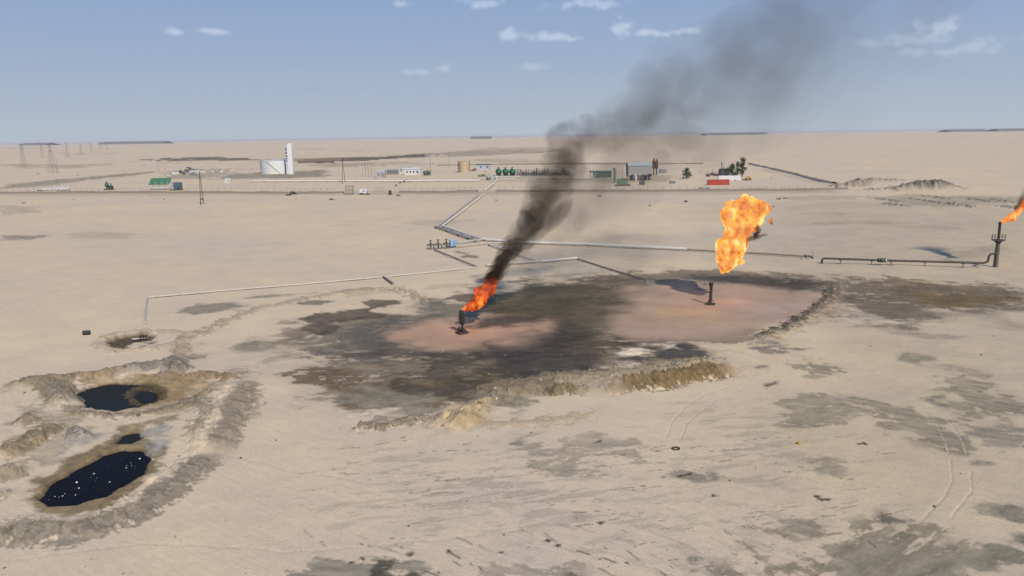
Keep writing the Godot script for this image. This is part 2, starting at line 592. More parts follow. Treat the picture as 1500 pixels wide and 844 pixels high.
	patch([1090, 440, 1180, 436, 1195, 446, 1140, 470, 1090, 465], Color(0.36, 0.275, 0.225), 0.7, 6, 2, 10, 0.0, 1.5).grit = 0.2
	patch([690, 500, 720, 502, 770, 520, 800, 545, 760, 545, 720, 524], soot, 0.7, 2.5, 2, 7, 0.5, 2.0)
	patch([735, 500, 780, 480, 830, 492, 860, 520, 780, 528, 745, 515], soot, 0.65, 5, 3, 10, 0.35, 2.0)
	patch([660, 434, 690, 431, 712, 440, 690, 447, 664, 443], brown, 0.85, 0.8, 1.6, 6, 0.4, 1.5)
	patch([683, 481, 700, 471, 740, 463, 790, 466, 786, 474, 730, 480, 700, 484], soot, 0.85, 1.6, 1.5, 6, 0.15, 1.5)  # shadow beside the near stack, painted onto the pad in the soot colour
	# dark seep along the pad's rim on the right
	ridge([1222, 416, 1216, 432, 1196, 452, 1172, 466, 1150, 480, 1108, 492], 0.25, 1.1, Color(0.05, 0.045, 0.04), 0.85, 1.2, 1.0, 1.2)
	ridge([1226, 412, 1226, 424, 1214, 442, 1196, 460, 1160, 482, 1110, 500], 0.35, 1.6, clay, 0.5, 0.8, 1.0, 1.2)
	# patches to the left of the near flare
	patch([427, 468, 470, 457, 540, 453, 568, 460, 550, 468, 500, 474, 465, 472], brown, 0.9, 0.8, 2.0, 7, 0.35, 1.8)
	patch([432, 474, 475, 472, 505, 478, 498, 488, 470, 488], brown, 0.85, 0.8, 1.6, 6, 0.4, 1.8)
	patch([438, 444, 460, 440, 492, 441, 470, 447, 442, 447], slate, 0.9, 0.8, 1.2, 6, 0.4, 2.0)
	patch([525, 446, 545, 438, 572, 441, 582, 446, 545, 451], brown, 0.85, 0.8, 1.6, 6, 0.3, 1.6)
	patch([500, 430, 540, 424, 575, 424, 560, 430, 520, 442, 492, 438], tan, 0.45, 1.0, 2.4, 7, 0.7, 1.6)
	patch([262, 457, 290, 446, 345, 442, 372, 448, 330, 457, 280, 463], slate, 0.8, 0.9, 1.5, 9, 0.25, 1.8)
	patch([352, 437, 400, 431, 475, 428, 440, 433, 370, 439], grey, 0.8, 0.8, 1.2, 8, 0.4, 2.0)
	patch([340, 510, 370, 500, 430, 503, 480, 500, 480, 512, 420, 512, 360, 514], grey, 0.75, 2.0, 2.5, 8, 0.5, 2.0)
	patch([350, 525, 420, 520, 450, 535, 400, 540], grey, 0.6, 2.0, 2.5, 8, 0.6, 2.0)
	patch([600, 452, 640, 440, 690, 452, 692, 462, 650, 466, 610, 470], slate, 0.6, 3, 2.5, 8, 0.4, 2.0, 0.5)
	patch([610, 424, 660, 416, 690, 415, 690, 419, 640, 425], clay, 0.45, 0.8, 2.0, 6, 0.85, 2.0)
	patch([780, 404, 820, 400, 850, 402, 830, 408, 790, 408], grey, 0.55, 1.2, 2.0, 7, 0.6, 2.0)
	patch([666, 368, 690, 370, 696, 377, 680, 377], slate, 0.85, 0.8, 1.4, 8, 0.3, 1.5)
	ridge([575, 420, 620, 438, 652, 450], 0.25, 1.4, grey, 0.5, 1.0, 1.0, 2.0)
	ridge([265, 500, 330, 470, 380, 450, 450, 436, 520, 424, 572, 422], 0.22, 1.3, Color(0.33, 0.265, 0.18), 0.6, 0.9, 1.0, 1.6)
	ridge([265, 500, 262, 520, 258, 540], 0.4, 1.3, clay, 0.6, 0.9, 1.0, 1.0)
	# ---- old well pit
	ridge([148, 498, 165, 489, 205, 484, 250, 484, 275, 488, 262, 500, 225, 508, 170, 512, 150, 506, 148, 498], 0.3, 1.2, clay, 0.4, 0.7, 1.0, 0.7)
	patch([156, 500, 172, 491, 205, 487, 228, 490, 222, 501, 192, 510, 164, 509], Color(0.10, 0.078, 0.05), 1.0, 0.6, 0.9, 5, 0.3, 1.5, 0.0, -0.5)
	patch([180, 503, 200, 497, 222, 495, 214, 501, 192, 505], pale, 0.8, 0.4, 0.4, 3, 0.2)
	# ---- rock bank in front of the soot
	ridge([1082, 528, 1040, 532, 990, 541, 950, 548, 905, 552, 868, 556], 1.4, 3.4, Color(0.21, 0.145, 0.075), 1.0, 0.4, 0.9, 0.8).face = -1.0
	ridge([1060, 526, 1000, 532, 940, 542, 880, 549, 830, 552, 790, 557, 740, 570, 690, 584], 0.5, 3.0, Color(0.31, 0.235, 0.14), 0.65, 0.6, 1.0, 1.2)
	ridge([868, 564, 840, 566, 815, 566, 790, 562], 0.8, 1.8, Color(0.21, 0.16, 0.095), 1.0, 0.7, 1.0, 0.8)
	ridge([770, 566, 740, 574, 712, 584, 700, 596], 0.7, 1.8, Color(0.25, 0.2, 0.13), 0.9, 0.8, 1.0, 0.9)
	ridge([720, 590, 690, 596, 670, 606, 650, 618], 1.0, 2.4, Color(0.40, 0.285, 0.165), 0.95, 0.6, 1.0, 0.9)
	ridge([640, 612, 610, 610, 580, 618, 548, 620, 515, 625], 0.4, 1.0, Color(0.24, 0.195, 0.135), 0.85, 1.4, 1.0, 1.0)
	patch([655, 600, 700, 590, 720, 596, 690, 622, 655, 634, 625, 628], Color(0.42, 0.31, 0.185), 0.75, 0.7, 1.4, 4, 0.3)
	patch([716, 582, 760, 578, 780, 588, 765, 597, 730, 594], grey, 0.85, 0.6, 1.2, 4, 0.4, 1.5)
	patch([745, 602, 765, 600, 762, 606, 748, 606], slate, 0.7, 0.4, 0.6, 3, 0.3)
	patch([580, 606, 660, 590, 700, 588, 640, 606, 560, 616, 520, 616], slate, 0.75, 0.8, 1.6, 5, 0.6, 2.0)
	patch([540, 600, 600, 594, 570, 606, 520, 608], pale, 0.55, 0.8, 1.4, 6, 0.4, 2.0)
	ridge([690, 622, 760, 618, 820, 614, 880, 602], 0.1, 1.2, Color(0.40, 0.29, 0.17), 0.5, 0.8, 1.0, 1.0)
	# ---- the pond basins at the left
	patch([20, 590, 110, 600, 150, 640, 90, 680, 0, 700], Color(0.25, 0.205, 0.145), 0.6, 1.5, 2, 3, 1.0, 1.6, 0.6)
	patch([70, 590, 110, 560, 170, 545, 250, 548, 300, 565, 290, 592, 220, 606, 130, 608], pale, 0.55, 1.5, 1.5, 6, 0.2, 1.0, 0.0, -0.3)
	patch([195, 575, 215, 548, 255, 540, 290, 555, 270, 580, 225, 590], Color(0.27, 0.18, 0.085), 0.95, 0.7, 1.0, 4, 0.15)
	patch([100, 566, 130, 550, 200, 545, 300, 548, 330, 562, 290, 596, 200, 612, 110, 604], Color(0.26, 0.185, 0.10), 0.75, 1.2, 1.6, 4, 0.8, 1.5)
	patch([185, 553, 225, 546, 235, 556, 200, 562], Color(0.24, 0.17, 0.09), 0.9, 0.6, 0.8, 4, 0.2)
	patch([108, 574, 122, 562, 165, 554, 215, 556, 236, 566, 234, 580, 212, 590, 165, 597, 120, 592], Color(0.02, 0.018, 0.016), 0.95, 0.5, 0.5, 4, 0.0, 1.0, 0.0, -0.5)
	ridge([186, 562, 198, 558, 222, 559, 238, 567, 236, 578, 216, 586, 196, 582, 186, 572, 186, 562], 0.25, 0.6, Color(0.12, 0.09, 0.05), 0.8, 0.5, 1.0, 0.4)
	patch([40, 736, 50, 704, 92, 678, 138, 653, 172, 640, 220, 642, 244, 662, 228, 690, 204, 716, 154, 744, 92, 756, 50, 752], Color(0.19, 0.14, 0.075), 0.95, 0.5, 0.8, 3, 0.15)
	patch([58, 726, 70, 708, 104, 688, 150, 664, 180, 655, 208, 656, 222, 668, 208, 692, 150, 727, 110, 737, 72, 740], Color(0.012, 0.012, 0.014), 0.95, 0.4, 0.2, 3, 0.0, 1.0, 0.0, -0.6)
	patch([160, 646, 176, 634, 206, 626, 216, 632, 200, 648, 180, 656], Color(0.19, 0.14, 0.08), 0.9, 0.5, 0.7, 3, 0.15)
	patch([170, 648, 180, 636, 208, 630, 206, 640, 190, 650], Color(0.02, 0.02, 0.02), 0.95, 0.3, 0.3, 3, 0.0, 1.0, 0.0, -0.3)
	patch([205, 640, 235, 620, 262, 624, 250, 650, 225, 664], Color(0.23, 0.22, 0.2), 0.7, 0.8, 1.2, 4, 0.5)
	patch([82, 648, 120, 632, 150, 634, 130, 650, 90, 664], Color(0.27, 0.25, 0.215), 0.7, 0.8, 1.2, 4, 0.5)
	patch([160, 625, 200, 620, 240, 612, 268, 606, 262, 616, 220, 622, 180, 632], Color(0.22, 0.165, 0.09), 0.85, 0.6, 0.9, 4, 0.35)
	ridge([20, 566, 45, 553, 66, 553, 92, 572, 100, 584], 0.9, 2.0, Color(0.265, 0.215, 0.15), 0.95, 0.7, 1.0, 0.9)
	ridge([64, 556, 105, 548, 140, 543, 168, 538, 200, 536], 0.7, 1.6, Color(0.27, 0.2, 0.125), 0.9, 0.7, 1.0, 0.9)
	ridge([180, 540, 215, 530, 250, 526, 262, 534, 240, 545], 0.8, 1.7, Color(0.23, 0.205, 0.165), 0.95, 0.8, 1.0, 0.9)
	ridge([265, 545, 300, 545, 330, 548, 346, 556], 0.5, 1.3, Color(0.28, 0.2, 0.115), 0.9, 0.7, 1.0, 0.7)
	ridge([100, 590, 130, 602, 170, 607, 220, 600, 262, 588, 300, 574, 312, 566], 0.35, 1.0, Color(0.25, 0.2, 0.14), 0.75, 0.9, 1.0, 0.9)
	ridge([270, 592, 290, 586, 304, 578], 0.5, 1.4, grey, 0.8, 0.8, 1.0, 0.8)
	ridge([60, 604, 44, 612, 40, 600], 0.6, 1.4, Color(0.25, 0.2, 0.14), 0.9, 0.8, 1.0, 0.8)
	ridge([92, 612, 70, 624, 40, 640, 16, 656, -10, 668], 0.75, 1.8, Color(0.27, 0.21, 0.13), 0.95, 0.8, 1.0, 0.9)
	ridge([36, 672, 10, 684, -20, 690], 1.0, 1.7, Color(0.2, 0.165, 0.11), 0.95, 1.0, 1.0, 0.8)
	ridge([8, 712, -14, 722, -40, 730], 0.8, 1.2, slate, 0.95, 1.0, 1.0, 0.6)
	ridge([88, 630, 108, 628, 128, 632], 0.9, 1.1, Color(0.205, 0.19, 0.165), 0.95, 0.8, 1.0, 0.6)
	ridge([300, 660, 318, 620, 330, 590, 342, 566, 352, 553], 0.8, 2.3, Color(0.26, 0.215, 0.155), 0.85, 0.25, 1.1, 0.9).face = 1.0
	ridge([-60, 776, 0, 768, 60, 765, 130, 760, 190, 738, 235, 706, 268, 680, 300, 658], 0.75, 1.9, Color(0.255, 0.215, 0.16), 0.95, 0.25, 1.4, 0.8).face = 1.0
	ridge([282, 640, 296, 612, 306, 590], 0.3, 0.9, grey, 0.6, 0.9, 1.0, 0.8)
	ridge([368, 560, 376, 590, 362, 620], 0.2, 0.8, grey, 0.45, 0.9, 1.0, 1.2)
	# ---- grey gravel showing through the sand at the right
	patch([1098, 505, 1130, 500, 1180, 512, 1170, 522, 1110, 522], slate, 0.85, 1.2, 2.2, 4, 0.85, 3.0)
	patch([1150, 535, 1190, 528, 1230, 545, 1250, 560, 1200, 558, 1160, 550], olive, 0.9, 1.4, 2.2, 3.5, 0.9, 3.5, 0.3)
	patch([1112, 562, 1140, 558, 1146, 565, 1120, 570], brown, 0.85, 0.5, 0.8, 4, 0.4)
	patch([1108, 536, 1124, 536, 1122, 541, 1108, 541], brown, 0.8, 0.4, 0.6, 4, 0.3)
	patch([1120, 590, 1200, 575, 1250, 590, 1240, 625, 1180, 634, 1140, 622], olive, 0.8, 1.5, 2.2, 5, 0.9, 2.2, -0.1)
	patch([1235, 575, 1280, 585, 1340, 600, 1400, 622, 1440, 650, 1440, 672, 1380, 662, 1300, 634, 1250, 602], olive, 0.9, 1.8, 2.2, 4, 0.8, 4.0, 0.6)
	patch([1300, 522, 1340, 518, 1372, 525, 1345, 536, 1310, 532], grey, 0.8, 1.0, 1.6, 6, 0.5, 2.0, 0.3)
	patch([1372, 555, 1410, 548, 1460, 566, 1510, 600, 1510, 645, 1440, 620, 1390, 590], olive, 0.9, 1.6, 2.4, 4.5, 0.8, 4.0, 0.6)
	patch([1350, 578, 1380, 580, 1404, 600, 1380, 602], slate, 0.85, 0.7, 1.2, 5, 0.5, 1.8, 0.5)
	patch([1430, 610, 1510, 630, 1510, 678, 1450, 680, 1420, 660], grey, 0.85, 1.6, 2.4, 4, 0.9, 4.0, 0.3)
	patch([1385, 535, 1440, 545, 1440, 556, 1390, 545], grey, 0.6, 0.8, 1.5, 5, 0.7, 2.0, 0.4)
	patch([1200, 440, 1300, 490, 1420, 500, 1420, 492, 1290, 480], grey, 0.55, 1.2, 2.0, 8, 0.7, 2.5, 0.2)
	patch([1180, 690, 1200, 672, 1236, 674, 1238, 690, 1200, 697], olive, 0.8, 0.8, 1.5, 4, 0.75, 1.8)
	patch([1125, 780, 1150, 760, 1190, 762, 1220, 780, 1190, 792], olive, 0.85, 0.8, 1.5, 4, 0.7, 1.8)
	patch([1275, 765, 1290, 750, 1312, 760, 1305, 772], Color(0.08, 0.075, 0.06), 0.85, 0.7, 1.0, 4, 0.3)
	patch([1030, 850, 1100, 820, 1180, 800, 1250, 770, 1330, 760, 1420, 790, 1500, 810, 1510, 860, 1030, 860], olive, 0.95, 1.5, 2.0, 5, 0.95, 4.5, -0.6)
	patch([1340, 800, 1440, 795, 1510, 815, 1510, 860, 1320, 860], grey, 0.9, 1.5, 1.6, 5, 0.9, 4.5, -0.5)
	patch([1150, 860, 1200, 830, 1300, 810, 1330, 830, 1240, 860], grey, 0.85, 1.2, 1.6, 4, 0.95, 4.5, -0.7)
	patch([1440, 735, 1480, 745, 1475, 760, 1450, 752], grey, 0.8, 0.6, 1.2, 4, 0.5)
	patch([1470, 742, 1510, 738, 1510, 770, 1485, 758], slate, 0.8, 0.6, 1.2, 4, 0.4)
	patch([1466, 776, 1510, 780, 1510, 798, 1480, 794], slate, 0.9, 0.6, 1.0, 4, 0.3)
	patch([1025, 815, 1060, 816, 1085, 838, 1060, 848, 1030, 840], grey, 0.85, 0.6, 1.2, 3, 0.6)
	# ---- streaks and specks in the middle foreground
	patch([760, 650, 830, 642, 920, 640, 950, 660, 880, 680, 800, 690, 780, 672], grey, 0.65, 1.0, 2.0, 4, 0.95, 4.0, -0.22)
	patch([780, 690, 860, 684, 940, 676, 900, 692, 820, 704, 790, 704], grey, 0.6, 1.0, 2.0, 4, 0.95, 4.0, -0.22)
	patch([752, 640, 775, 632, 792, 634, 780, 644, 756, 646], slate, 0.6, 0.6, 0.9, 4, 0.4, 1.5)
	patch([950, 695, 1005, 692, 1042, 695, 1030, 700, 970, 702], slate, 0.8, 0.5, 1.0, 3.5, 0.7, 2.0)
	patch([520, 660, 760, 650, 980, 700, 1000, 790, 700, 810, 480, 770], slate, 0.5, 3.0, 3.0, 2.2, 1.0, 4.0, -0.2).edge = 26.0
	patch([990, 590, 1180, 600, 1230, 700, 1100, 740, 960, 700], slate, 0.5, 3.0, 3.0, 2.2, 1.0, 4.0, -0.15).edge = 30.0
	patch([820, 760, 1100, 740, 1300, 760, 1100, 850, 800, 850], slate, 0.45, 3.0, 3.0, 1.8, 1.0, 3.0, 0.7).edge = 24.0
	patch([420, 830, 520, 818, 620, 820, 640, 860, 400, 860], slate, 0.8, 1.0, 1.2, 2.6, 0.9, 3.0, 0.1)
	patch([540, 845, 552, 820, 576, 818, 574, 846], Color(0.06, 0.055, 0.045), 0.9, 0.3, 0.4, 2.5, 0.2)
	patch([588, 846, 600, 832, 614, 836, 610, 850], Color(0.06, 0.055, 0.045), 0.9, 0.3, 0.4, 2.5, 0.2)
	patch([594, 812, 604, 806, 608, 812, 600, 817], Color(0.06, 0.055, 0.045), 0.9, 0.25, 0.3, 2.5, 0.2)
	patch([680, 845, 720, 822, 780, 826, 860, 822, 880, 850], grey, 0.6, 0.8, 1.0, 2.2, 0.95, 3.0, 0.3)
	patch([820, 848, 834, 832, 856, 838, 862, 850], Color(0.06, 0.055, 0.045), 0.9, 0.3, 0.4, 2.5, 0.2)
	for i in 210:      # short wind scoured streaks
		var px := rng.randf_range(430, 1300)
		var py := rng.randf_range(640, 850)
		if px < 560 and rng.randf() < 0.6:
			continue
		var up := rng.randf_range(0.06, 0.24) if py < 770 else rng.randf_range(-0.9, 0.3)
		var c := slate.lerp(clay, rng.randf())
		var tint := rng.randf_range(0.2, 0.8)
		for k in 1 + rng.randi() % 3:
			var l := rng.randf_range(2.0, 5.0) if rng.randf() < 0.6 else rng.randf_range(6, 15)
			var f := ridge([px - l, py + l * up, px, py + rng.randf_range(-0.6, 0.6), px + l, py - l * up * 0.8], -0.03, rng.randf_range(0.05, 0.13), c, tint, 0.0, 1.0, 0.12)
			f.size = 1.6
			px += l * 2.0 + rng.randf_range(1, 9)
			py += -l * up * 2.0 + rng.randf_range(-2.5, 2.5)
	for q in [[515, 823, 6], [530, 817, 5], [800, 789, 7], [818, 797, 6], [735, 806, 5], [660, 807, 5], [880, 764, 6], [1002, 696, 12], [965, 661, 5], [1198, 729, 6], [1208, 733, 8], [1045, 726, 5], [876, 646, 7], [470, 792, 5], [590, 640, 4], [1262, 652, 6]]:
		var f := ridge([q[0] - q[2], q[1] + q[2] * 0.2, q[0], q[1], q[0] + q[2], q[1] - q[2] * 0.25], 0.03, 0.2, Color(0.06, 0.05, 0.04), 0.9, 0.6, 1.0, 0.25)
		f.size = 0.9
	# wheel tracks
	for pair in [[975, 642, 984, 618, 1004, 596, 1030, 580, 1070, 566], [996, 645, 1006, 622, 1022, 606, 1046, 588, 1086, 572], [1392, 672, 1395, 700, 1386, 726, 1370, 744, 1350, 764], [1422, 690, 1424, 715, 1410, 740, 1392, 762], [1340, 590, 1366, 612, 1382, 640, 1391, 668], [1384, 612, 1406, 640, 1418, 668]]:
		ridge(pair, -0.05, 0.13, pale, 0.3, 0.0, 1.0, 0.15).size = 3.0
	for pair in [[1130, 365, 1190, 352, 1225, 350, 1236, 356, 1200, 364], [1170, 370, 1215, 362, 1232, 356], [0, 455, 120, 430, 240, 412, 400, 398], [250, 640, 420, 690, 600, 712, 760, 715], [0, 820, 200, 800, 420, 806, 640, 790, 800, 770]]:
		ridge(pair, -0.03, 0.3, pale, 0.22, 0.0, 1.0, 0.4).size = 8.0
	# rough mounds beyond the right end of the bund
	ridge([1236, 272, 1262, 263, 1300, 261, 1330, 261], 2.2, 7, Color(0.34, 0.28, 0.2), 0.9, 1.2, 1.0, 5)
	ridge([1262, 276, 1300, 276, 1322, 271], 1.2, 5, Color(0.34, 0.28, 0.2), 0.8, 1.4, 1.0, 4)
	ridge([1338, 272, 1356, 265, 1374, 265, 1386, 270], 3.6, 9, Color(0.20, 0.17, 0.125), 0.95, 0.7, 1.0, 2.5)
	for k in 9:
		var cx := 1275.0 + k * 24.0 + rng.randf_range(-8, 8)
		var cy := 289.0 + 6.0 * sin(k * 1.7) + k * 0.7
		ridge([cx, cy, cx + 22, cy + 2.5, cx + 42, cy + 6.0], 0.7, 2.2, Color(0.27, 0.225, 0.165), 0.8, 1.2, 1.0, 2.0)

# ---------------------------------------------------------------- the objects

func fit(px0: float, px1: float, foot: float, top: float) -> Array:   # [place, width, height] of what spans those marks
	var p := spot((px0 + px1) * 0.5, foot)
	var m := metre(p)
	return [p, (px1 - px0) * m, (foot - top) * m]

func bund(called: String, px: Array, height: float, width: float, label: String) -> void:
	var st := mb()
	var line := PackedVector3Array()
	for i in range(0, px.size() - 2, 2):
		var a := flat(px[i], px[i + 1])
		var b := flat(px[i + 2], px[i + 3])
		var n := maxi(1, int(a.distance_to(b) / 2.5))
		for k in n:
			line.append(a.lerp(b, float(k) / n))
	line.append(flat(px[-2], px[-1]))
	var shape := [[-0.5, -0.3], [-0.36, 0.18], [-0.14, 0.85], [0.06, 1.0], [0.26, 0.55], [0.5, -0.3]]
	var grid := []
	for i in line.size():
		var t := (line[mini(i + 1, line.size() - 1)] - line[maxi(i - 1, 0)]).normalized()
		var s := Vector3(-t.z, 0, t.x)
		var row := []
		for q in shape:
			var n := n_rock.get_noise_2d(line[i].x * 0.6 + q[0] * 9.0, line[i].z * 0.6) * 0.5
			var n2 := n_mid.get_noise_2d(line[i].x * 0.5, line[i].z * 0.5)
			var p: Vector3 = line[i] + s * (q[0] * width * (1.0 + 0.3 * n2) + n * 0.5)
			p.y = level(line[i].x, line[i].z) + q[1] * height * (1.0 + 0.7 * n + 0.5 * n2)
			row.append(p)
		grid.append(row)
	for i in grid.size() - 1:
		for j in shape.size() - 1:
			for v in [grid[i][j], grid[i][j + 1], grid[i + 1][j], grid[i][j + 1], grid[i + 1][j + 1], grid[i + 1][j]]:
				st.add_vertex(v)
	st.index()
	st.generate_normals()
	var o := done(numbered(called), st, paint(0.235, 0.19, 0.14, 0.95), self)
	o.set_meta("kind", "structure")
	o.set_meta("label", label)

func pipeline(called: String, label: String, px: Array, r: float, m: Material, raised := 0.25, every := 9.0, group := "pipelines laid across the sand") -> Node3D:
	var foot := spot(px[0], px[1])
	var o := thing(called, label, "pipeline", foot, 0.0, group)
	var st := mb()
	var pts := []
	var posts := mb()
	for i in range(0, px.size() - 2, 2):
		var a := flat(px[i], px[i + 1])
		var b := flat(px[i + 2], px[i + 3])
		var n := maxi(1, int(a.distance_to(b) / every))
		for k in n:
			var q := a.lerp(b, float(k) / n)
			q.y = level(q.x, q.z) + raised + r
			pts.append(q - foot)
	var last := flat(px[-2], px[-1])
	last.y = level(last.x, last.z) + raised + r
	pts.append(last - foot)
	path_tube(st, pts, r, 8)
	for q in pts:
		bx(posts, q - Vector3(0, r + raised * 0.5 + 0.15, 0), Vector3(r * 2.4, raised + 0.3, 0.3))
	done("pipe", st, m, o)
	var sleepers := done("sleepers", posts, paint(0.33, 0.30, 0.26, 0.9), o)
	sleepers.set_meta("kind", "stuff")
	return o

func net_mesh(balls: Array, cell: float, lump: float, freq: float, noise_seed: int, squash: Vector3) -> Array:
	# a lumpy skin round a chain of balls ([centre, radius]): [vertices, normals, heat at each vertex, indices]
	var lo := Vector3.INF
	var hi := -Vector3.INF
	for b in balls:
		lo = lo.min(b[0] - Vector3.ONE * (b[1] + lump * 1.5))
		hi = hi.max(b[0] + Vector3.ONE * (b[1] + lump * 1.5))
	var nx := int((hi.x - lo.x) / cell) + 2
	var ny := int((hi.y - lo.y) / cell) + 2
	var nz := int((hi.z - lo.z) / cell) + 2
	var cells := FastNoiseLite.new()
	cells.noise_type = FastNoiseLite.TYPE_CELLULAR
	cells.cellular_return_type = FastNoiseLite.RETURN_DISTANCE
	cells.seed = noise_seed
	cells.frequency = freq
	cells.fractal_octaves = 3
	cells.fractal_gain = 0.55
	cells.domain_warp_enabled = true
	cells.domain_warp_amplitude = 0.9 / freq
	cells.domain_warp_frequency = freq * 0.6
	var field := PackedFloat32Array()
	field.resize(nx * ny * nz)
	field.fill(9.0)
	var k := 0.35
	for b in balls:
		var c: Vector3 = b[0]
		var r: float = b[1]
		var reach := r + lump * 1.5
		var a0 := Vector3i(((c - Vector3.ONE * reach - lo) / cell).floor())
		var a1 := Vector3i(((c + Vector3.ONE * reach - lo) / cell).ceil())
		for z in range(maxi(a0.z, 0), mini(a1.z + 1, nz)):
			for y in range(maxi(a0.y, 0), mini(a1.y + 1, ny)):
				for x in range(maxi(a0.x, 0), mini(a1.x + 1, nx)):
					var d := (lo + Vector3(x, y, z) * cell).distance_to(c) - r
					var at := (z * ny + y) * nx + x
					var f := field[at]
					var h := maxf(k - absf(f - d), 0.0) / k
					field[at] = minf(f, d) - h * h * k * 0.25
	for z in nz:
		for y in ny:
			for x in nx:
				var at := (z * ny + y) * nx + x
				if absf(field[at]) < lump * 1.6:
					var p := (lo + Vector3(x, y, z) * cell) * squash
					field[at] += (cells.get_noise_3d(p.x, p.y, p.z) + 0.55) * lump
	var made := PackedInt32Array()
	made.resize(nx * ny * nz)
	made.fill(-1)
	var verts := PackedVector3Array()
	var heat := PackedFloat32Array()
	var steps := [0, 1, nx, nx + 1, nx * ny, nx * ny + 1, nx * ny + nx, nx * ny + nx + 1]
	var corner := [Vector3(0, 0, 0), Vector3(1, 0, 0), Vector3(0, 1, 0), Vector3(1, 1, 0), Vector3(0, 0, 1), Vector3(1, 0, 1), Vector3(0, 1, 1), Vector3(1, 1, 1)]
	var edges := [[0, 1], [2, 3], [4, 5], [6, 7], [0, 2], [1, 3], [4, 6], [5, 7], [0, 4], [1, 5], [2, 6], [3, 7]]
	for z in nz - 1:
		for y in ny - 1:
			for x in nx - 1:
				var at := (z * ny + y) * nx + x
				var n_in := 0
				for s in steps:
					if field[at + s] < 0.0:
						n_in += 1
				if n_in == 0 or n_in == 8:
					continue
				var sum := Vector3.ZERO
				var count := 0
				for e in edges:
					var f0 := field[at + steps[e[0]]]
					var f1 := field[at + steps[e[1]]]
					if (f0 < 0.0) != (f1 < 0.0):
						sum += corner[e[0]].lerp(corner[e[1]], f0 / (f0 - f1))
						count += 1
				made[at] = verts.size()
				var v := lo + (Vector3(x, y, z) + sum / count) * cell
				verts.append(v)
				var p := v * squash
				heat.append(cells.get_noise_3d(p.x, p.y, p.z))
	var index := PackedInt32Array()
	var axes := [1, nx, nx * ny]
	for z in range(1, nz - 1):
		for y in range(1, ny - 1):
			for x in range(1, nx - 1):
				var at := (z * ny + y) * nx + x
				for a in 3:
					var b: bool = field[at] < 0.0
					if b == (field[at + axes[a]] < 0.0):
						continue
					var u: int = axes[(a + 1) % 3]
					var w: int = axes[(a + 2) % 3]
					var q := [made[at], made[at - u], made[at - u - w], made[at - w]]
					if q.min() < 0:
						continue
					for i in ([0, 2, 1, 0, 3, 2] if b else [0, 1, 2, 0, 2, 3]):
						index.append(q[i])
	return [verts, heat, index]

func flame(parent: Node3D, balls: Array, cell: float, lump: float, freq: float, noise_seed: int, cool: Color, warm: Color, hot: Color, redden: float) -> void:
	var n := net_mesh(balls, cell, lump, freq, noise_seed, Vector3(1, 0.75, 1))
	var verts: PackedVector3Array = n[0]
	var heat: PackedFloat32Array = n[1]
	var low := 1e9
	var high := -1e9
	for v in verts:
		low = minf(low, v.y)
		high = maxf(high, v.y)
	var cols := PackedColorArray()
	var veins := FastNoiseLite.new()
	veins.noise_type = FastNoiseLite.TYPE_CELLULAR
	veins.cellular_return_type = FastNoiseLite.RETURN_DISTANCE
	veins.seed = noise_seed + 1
	veins.frequency = freq * 1.9
	veins.fractal_octaves = 2
	veins.domain_warp_enabled = true
	veins.domain_warp_amplitude = 1.1 / freq
	veins.domain_warp_frequency = freq
	for i in verts.size():
		var v := verts[i]
		var t := clampf(1.12 - (heat[i] + 0.95) * 0.8 - (veins.get_noise_3d(v.x, v.y * 0.7, v.z) + 0.9) * 1.0 + n_fine.get_noise_3d(v.x * 0.5, v.y * 0.35, v.z * 0.5) * 0.9, 0.0, 1.0)
		t *= 1.0 - redden * clampf((v.y - low) / (high - low) * 1.3 - 0.25, 0.0, 1.0)
		cols.append(cool.lerp(warm, t * 2.0) if t < 0.5 else warm.lerp(hot, t * 2.0 - 1.0))
	var arrays := []
	arrays.resize(Mesh.ARRAY_MAX)
	arrays[Mesh.ARRAY_VERTEX] = verts
	arrays[Mesh.ARRAY_COLOR] = cols
	arrays[Mesh.ARRAY_INDEX] = n[2]
	var mesh := ArrayMesh.new()
	mesh.add_surface_from_arrays(Mesh.PRIMITIVE_TRIANGLES, arrays)
	var m := StandardMaterial3D.new()
	m.shading_mode = BaseMaterial3D.SHADING_MODE_UNSHADED
	m.vertex_color_use_as_albedo = true
	m.transparency = BaseMaterial3D.TRANSPARENCY_ALPHA
	m.albedo_color = Color(1.2, 1.2, 1.2, 0.56)
	var o := MeshInstance3D.new()
	o.name = "flame_body"
	o.mesh = mesh
	o.material_override = m
	parent.add_child(o, true)

func ragged(balls: Array, share: float) -> void:      # small tongues round the outline
	for b in balls.duplicate():
		for k in 4:
			var d := Vector3(rng.randfn(), rng.randfn() + 0.3, rng.randfn()).normalized()
			var r: float = b[1] * share * rng.randf_range(0.6, 1.2)
			balls.append([b[0] + d * (b[1] - r * 0.1), r])

func glow(parent: Node3D, at: Vector3, size: float, energy: float) -> void:
	var l := OmniLight3D.new()
	l.name = "flame_light"
	l.position = at
	l.light_color = Color(1.0, 0.6, 0.25)
	l.light_energy = energy
	l.light_size = size
	l.omni_range = 60.0
	l.omni_attenuation = 2.0
	l.shadow_enabled = true
	parent.add_child(l)

func puff(parent: Node3D, c: Vector3, s: Vector3, flow: Vector3, m: FogMaterial) -> void:
	var fog := FogVolume.new()
	fog.name = "puff"
	fog.shape = RenderingServer.FOG_VOLUME_SHAPE_ELLIPSOID
	fog.size = s * 2.0
	var z := flow.cross(Vector3(rng.randf_range(-0.5, 0.5), 1.0, rng.randf_range(-0.5, 0.5))).normalized()
	fog.transform = Transform3D(Basis(flow, z.cross(flow), z), c - parent.position)
	fog.material = m
	parent.add_child(fog, true)

